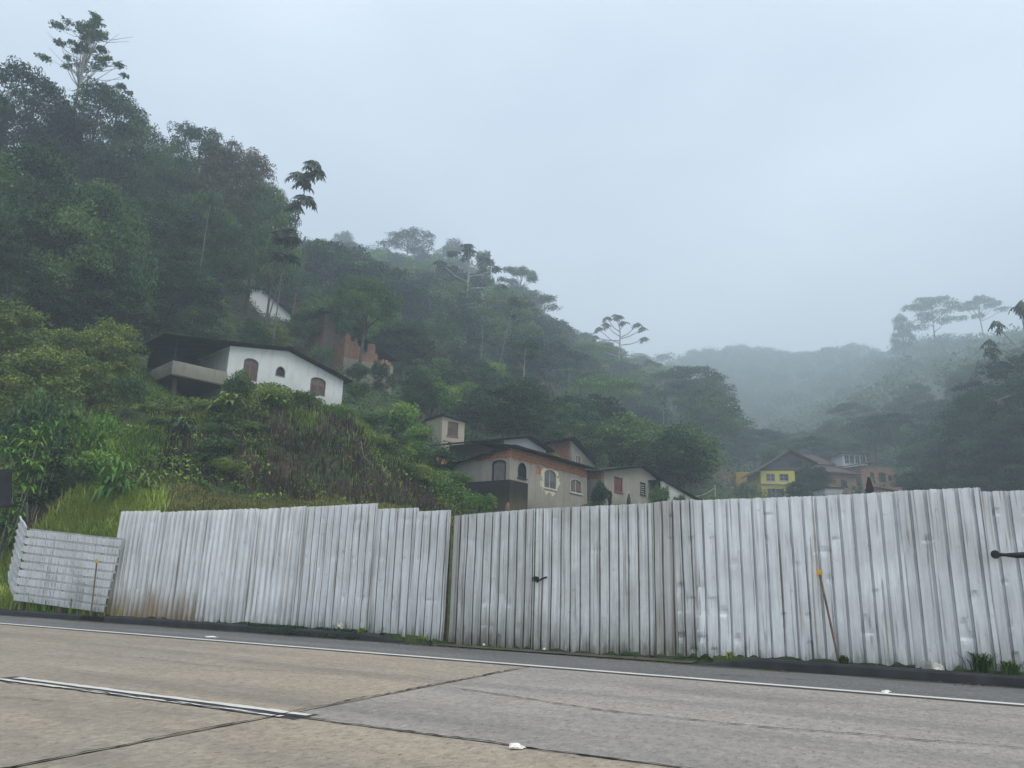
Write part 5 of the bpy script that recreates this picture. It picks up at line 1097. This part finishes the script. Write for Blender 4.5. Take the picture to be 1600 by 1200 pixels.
far_crowns(900, 226, 800, 1040, 1660, 14, (6, 9.5), 430, 1.5)
far_crowns(420, 262, 470, 440, 1060, 11.5, (5.0, 7.5), 460, 1.15)
far_crowns(190, 690, 830, 1000, 1420, 10, (5.5, 10.5), 430, 1.6)
far_crowns(60, 140, 265, -60, 450, 9, (4.2, 6.0), 460, 0.8)
o = link('far_forest', npmesh('far_forest', np.concatenate(Vs), np.concatenate(Fs), False, np.concatenate(Ts)), LEAF); tag(o, 'far misty forest covering the hills at the head of the valley', 'forest', kind='stuff')
def grass(name, n, r0, r1, a0, a1, hgt, mat, lab, cond=None, nb=16, wd=0.012, tmul=0.5, spread=0.22, cat='grass'):
    x, y, rr_ = scatter(n, r0, r1, a0, a1, g); s = x*RU[0]+y*RU[1]; t = x*RN[0]+y*RN[1]
    ok = t > 13.15
    if cond is not None: ok &= cond(x, y, s, t, rr_, 800+FPX*x/y/1.02)
    x, y = x[ok], y[ok]; n = len(x)
    if not n: return
    bx = np.repeat(x, nb)+g.normal(0, spread, n*nb); by = np.repeat(y, nb)+g.normal(0, spread, n*nb); bz = ground(bx, by)-0.03
    a = g.uniform(0, 6.28, n*nb); h = np.repeat(g.uniform(*hgt, n), nb)*g.uniform(.5, 1.15, n*nb); ln = g.uniform(.15, .75, n*nb)*h
    dx, dy = np.cos(a), np.sin(a); w2 = wd*g.uniform(.7, 1.5, n*nb)*(1+rr_[ok].repeat(nb)/45)
    p0 = np.stack([bx, by, bz], 1); p1 = p0+np.stack([dx*ln*.3, dy*ln*.3, h*.6], 1); p2 = p0+np.stack([dx*ln, dy*ln, h*(1-.35*ln/h)], 1); sd = np.stack([-dy*w2, dx*w2, 0*w2], 1)
    V = np.stack([p0-sd, p0+sd, p1-sd*.8, p1+sd*.8, p2-sd*.15, p2+sd*.15], 1).reshape(-1, 3); b = np.arange(n*nb)*6
    F = np.concatenate([np.stack([b, b+1, b+3, b+2], 1), np.stack([b+2, b+3, b+5, b+4], 1)]); tt = np.clip(np.repeat(tmul+vnoise(x*.5, y*.5)*.9, nb)+g.normal(0, .15, n*nb), 0, 1)
    o = link(name, npmesh(name, V, F, False, np.concatenate([tt, tt])), mat); return tag(o, lab, cat, kind='stuff')
bare = lambda px, r_: (px > 270) & (px < 690) & (r_ > 31) & (r_ < 40.8+1.2*np.sin(px*.05)+.8*np.sin(px*.017)+1.5*(px > 520))
grass('tall_grass', 5200, 17, 31, -150, 240, (.35, .75), GRASS, 'bright tall grass on the slope behind the low barrier', lambda x, y, s, t, r_, px: t > 13.6, 16, .010, .62)
grass('bank_grass', 13500, 29, 50, -150, 760, (.22, .60), GRASS, 'long arching grass hanging over the bank', lambda x, y, s, t, r_, px: (~bare(px, r_) | (g.random(len(x)) < 0.04)) & (vnoise(x*.3, y*.3) > -0.22) & ((px < 250) | (r_ > 36)) & ~((px > 345) & (r_ > 47.0)) & ~((px > 715)), 16, .011, .45)
GRASS_DRY = leaf_mat('grass_olive', (0.06, 0.06, 0.018), (0.13, 0.14, 0.035), (0.26, 0.25, 0.07), scale=0.22)
grass('ledge_grass', 6000, 26, 35.5, 200, 780, (.08, .22), GRASS_DRY, 'short dry grass on the earth ledge behind the hoarding', lambda x, y, s, t, r_, px: vnoise(x*.5, y*.5) > -0.3, 12, .009, .55)
DRY = leaf_mat('dry_stems', (0.030, 0.023, 0.017), (0.065, 0.048, 0.033), (0.12, 0.09, 0.062))
grass('dry_scrub', 1500, 34.3, 43.5, 230, 720, (.2, .75), DRY, 'dry brown stems and roots hanging on the bare cut bank', lambda x, y, s, t, r_, px: g.random(len(x)) < .9, 12, .010, .45, .3, 'scrub')
grass('verge_moss_grass', 900, 9, 24, -100, 1650, (.03, .10), GRASS, 'moss and short grass along the foot of the hoarding', lambda x, y, s, t, r_, px: (t < 13.3) & ((s < -8) | (s > -2.8)), 14, .006, .35, .05)
# ground-hugging broad leaves on the bank
x, y, rr_ = scatter(80000, 24, 50, -160, 770, g); px = 800+FPX*x/y/1.02; t = x*RN[0]+y*RN[1]
den = vnoise(x*.35+9, y*.35)+.5*vnoise(x*1.3, y*1.3); ok = (t > 17) & (den > -0.08) & (~bare(px, rr_) | (g.random(len(x)) < .10+.5*(px < 430))) & ~((px > 345) & (px < 560) & (rr_ > 47.5)) & ~((px > 715) & (rr_ > 42)) & ~((rr_ < 33) & (px > 150))
x, y, den = x[ok], y[ok], den[ok]; n = len(x); z = ground(x, y); P = np.stack([x, y, z+np.clip(den*1.3+.25, .05, .8)*g.random(n)**.6], 1); Nm = rand_dirs(n, g)*.8+np.array([0, -.3, .6]); Nm /= np.linalg.norm(Nm, axis=1, keepdims=True)
V, F = leaves(P, Nm, np.full(n, .17), g, .55); o = link('bank_creepers', npmesh('bank_creepers', V, F, False, np.clip(.45+vnoise(x*.6, y*.6)*1.1+g.normal(0, .15, n), 0, 1)), leaf_mat('leaf_creeper', (0.035, 0.075, 0.016), (0.12, 0.20, 0.035), (0.26, 0.36, 0.07))); tag(o, 'low leafy creepers covering the steep bank', 'creepers', kind='stuff')
n = 5000; ss = g.uniform(-12.6, -9.5, n); q = g.random(n); P = np.array([RP(a, 12.83+0.22*b, 0.03+0.13*min(1, b*2.2)+0.03*c) for a, b, c in zip(ss, q, g.random(n))]); keep_ = vnoise(ss*3, q*2) > -.15; P = P[keep_]; n = len(P)
Nm = rand_dirs(n, g)*.8+np.array([-.2, -.5, .6]); Nm /= np.linalg.norm(Nm, axis=1, keepdims=True); V, F = leaves(P, Nm, np.full(n, .035), g, .7)
o = link('kerb_moss', npmesh('kerb_moss', V, F, False, np.clip(g.normal(.3, .2, n), 0, 1)), LEAF_DK); tag(o, 'dark moss overgrowing the broken kerb', 'moss', kind='stuff')
n = 900; ss = g.uniform(-21, 3, n); tt_ = 12.84-np.abs(g.normal(0, .16, n)); ok = vnoise(ss*1.3, tt_*0+4) > -.12; ss, tt_ = ss[ok], tt_[ok]; n = len(ss)
P = np.array([RP(a, b, 0.012) for a, b in zip(ss, tt_)]); Nm = rand_dirs(n, g)*.25+np.array([0, 0, 1]); Nm /= np.linalg.norm(Nm, axis=1, keepdims=True); V, F = leaves(P, Nm, np.full(n, .05), g, .6, 0.02); V[:, 2] = np.maximum(V[:, 2], .006)
LITTER = leaf_mat('leaf_litter', (0.05, 0.035, 0.02), (0.11, 0.08, 0.045), (0.22, 0.18, 0.09)); o = link('fallen_leaves', npmesh('fallen_leaves', V, F, False, g.random(n)), LITTER); tag(o, 'brown fallen leaves and grit in the gutter', 'leaves', kind='stuff')
# grass tufts by the kerb, one thing each
def tuft(name, s, t, h, n, lab, seed, mat=GRASS):
    g2 = np.random.default_rng(seed); m_ = []; V, F, T_ = [], [], []
    for i in range(n):
        a = g2.uniform(0, 6.28); l = g2.uniform(.5, 1)*h; le = g2.uniform(.2, .9)*l; b = np.array([g2.normal(0, .06*h/.3), g2.normal(0, .03), 0]); d = np.array([math.cos(a), math.sin(a)*.5, 0]); sd = np.array([-math.sin(a), math.cos(a), 0])*.009
        pp = [b, b+d*le*.3+[0, 0, l*.6], b+d*le*.7+[0, 0, l*.85], b+d*le+[0, 0, l*.8]]; k = len(V)
        for q, w_ in zip(pp, (1, 1, .7, .1)): V += [q-sd*w_, q+sd*w_]
        for j in range(3): F.append((k+2*j, k+2*j+1, k+2*j+3, k+2*j+2)); T_.append(g2.random())
    o = link(name, npmesh(name, np.array(V), np.array(F), False, T_), mat); o.location = RP(s, t, .13); o.rotation_euler = (0, 0, ROAD_ROT); tag(o, lab, 'grass tuft')
DG = leaf_mat('grass_dark', (0.02, 0.05, 0.012), (0.05, 0.11, 0.02), (0.11, 0.19, 0.04))
tuft('grass_tuft', 1.05, 13.18, .34, 110, 'large dark green tuft of grass at the kerb near the right edge', 1, DG); tuft('grass_tuft', 1.42, 13.18, .24, 80, 'smaller tuft at the right edge beside the large grass tuft', 2, DG)
tuft('grass_tuft', -0.75, 13.16, .16, 90, 'low weedy tuft right of the yellow topped stake', 3, DG); tuft('grass_tuft', -9.6, 12.95, .14, 50, 'small weed where the mossy kerb ends', 4); tuft('grass_tuft', -2.4, 12.95, .12, 40, 'thin weeds at the start of the right kerb', 5)
# ------------------------------------------------------------------ small things behind the hoarding
def thing_tube(name, pts_, rad, mat, lab, cat, n=7):
    m_ = MB(); b = Vector(pts_[0]); m_.tube([tuple(Vector(p)-b) for p in pts_], rad, n); o = m_.build(name, mat); o.location = b; return tag(o, lab, cat)
def pl(*q): return [tuple(at(*a)) for a in q]
thing_tube('fallen_branch', pl((538, 682, 39.5), (560, 705, 38.6), (572, 725, 38), (578, 752, 37)), [.03, .028, .02, .012], BARK_MID, 'pale forked fallen branch lying down the bare bank, longest', 'branch')
thing_tube('fallen_branch', pl((564, 690, 39.2), (568, 712, 38.4), (582, 728, 37.8), (596, 745, 37)), [.028, .026, .02, .01], BARK_MID, 'thin pale branch splitting right of the longest fallen branch', 'branch')
thing_tube('dark_post', pl((6, 792, 16.5), (7, 735, 16.6)), [.12, .12], BLACK, 'dark blue black post cut by the left edge above the hoarding', 'post', 8)
thing_tube('wooden_stake', [tuple(at(793, 812, 30)), tuple(at(793, 792, 30)), tuple(at(793.5, 785, 30))], [.11, .10, .03], STAKE, 'stubby brown stake tip just above the gate', 'stake')
thing_tube('carved_post', pl((953, 800, 44), (953, 786, 44), (952, 778, 44), (955, 774, 44), (952, 768, 44)), [.09, .10, .14, .08, .12], WOOD_DK, 'dark knobbly post before the grey gabled house', 'post')
m_ = MB(); b = at(1360, 775, 40); m_.prism([(-.13, -1.2), (.17, -1.2), (.19, .35), (.08, .85), (.0, .92), (-.10, .55), (-.14, .2)], [], 0, .12); o = m_.build('pointed_board', WOOD_DK); o.location = b; tag(o, 'dark pointed board sticking up above the right hoarding', 'board')
thing_tube('thin_pole', pl((1118, 790, 80), (1117, 758, 80)), [.07, .06], STONE, 'thin pale pole standing above the hoarding left of the valley houses', 'pole')
up = empty('utility_pole', at(455, 520, 84)); tag(up, 'utility pole with two crossarms behind the white house', 'utility pole')
m_ = MB(); m_.tube([(0, 0, -3), (0, 0, 4.6)], .11, 7); m_.build('pole', WOOD, up)
for z in (3.0, 3.9): m_ = MB(); m_.box(-.7, .7, -.05, .05, z, z+.12); m_.build('crossarm', WOOD, up)
a, b = at(1052, 768, 60), at(1117, 762, 80)
m_ = MB(); m_.tube([tuple(a*(1-t_)+b*t_-np.array([0, 0, 1.2*4*t_*(1-t_)*0.5])) for t_ in np.linspace(0, 1, 12)], .025, 4); tag(m_.build('power_cable', FRAME_W), 'thin cable sagging between the outbuilding and the pale pole', 'cable')
# ------------------------------------------------------------------ haze
allz = max([float(Z[:, :].max())+14]+[q[5]+q[6]+1 for q in PLANTS]); print('top', allz)
mb = MB(); mb.box(-720, 860, -40, 990, -1.5, allz+2); hz = mb.build('haze')
hm = bpy.data.materials.new('haze_air'); hm.use_nodes = True; t_ = hm.node_tree; t_.nodes.clear()
ho = t_.nodes.new('ShaderNodeOutputMaterial'); pv = t_.nodes.new('ShaderNodeVolumePrincipled'); pv.inputs['Color'].default_value = (0.76, 0.86, 0.95, 1); pv.inputs['Density'].default_value = HAZE_DENSITY; pv.inputs['Anisotropy'].default_value = 0.2
t_.links.new(pv.outputs[0], ho.inputs['Volume']); hz.data.materials.append(hm); tag(hz, 'pale mist filling the valley air', kind='stuff')
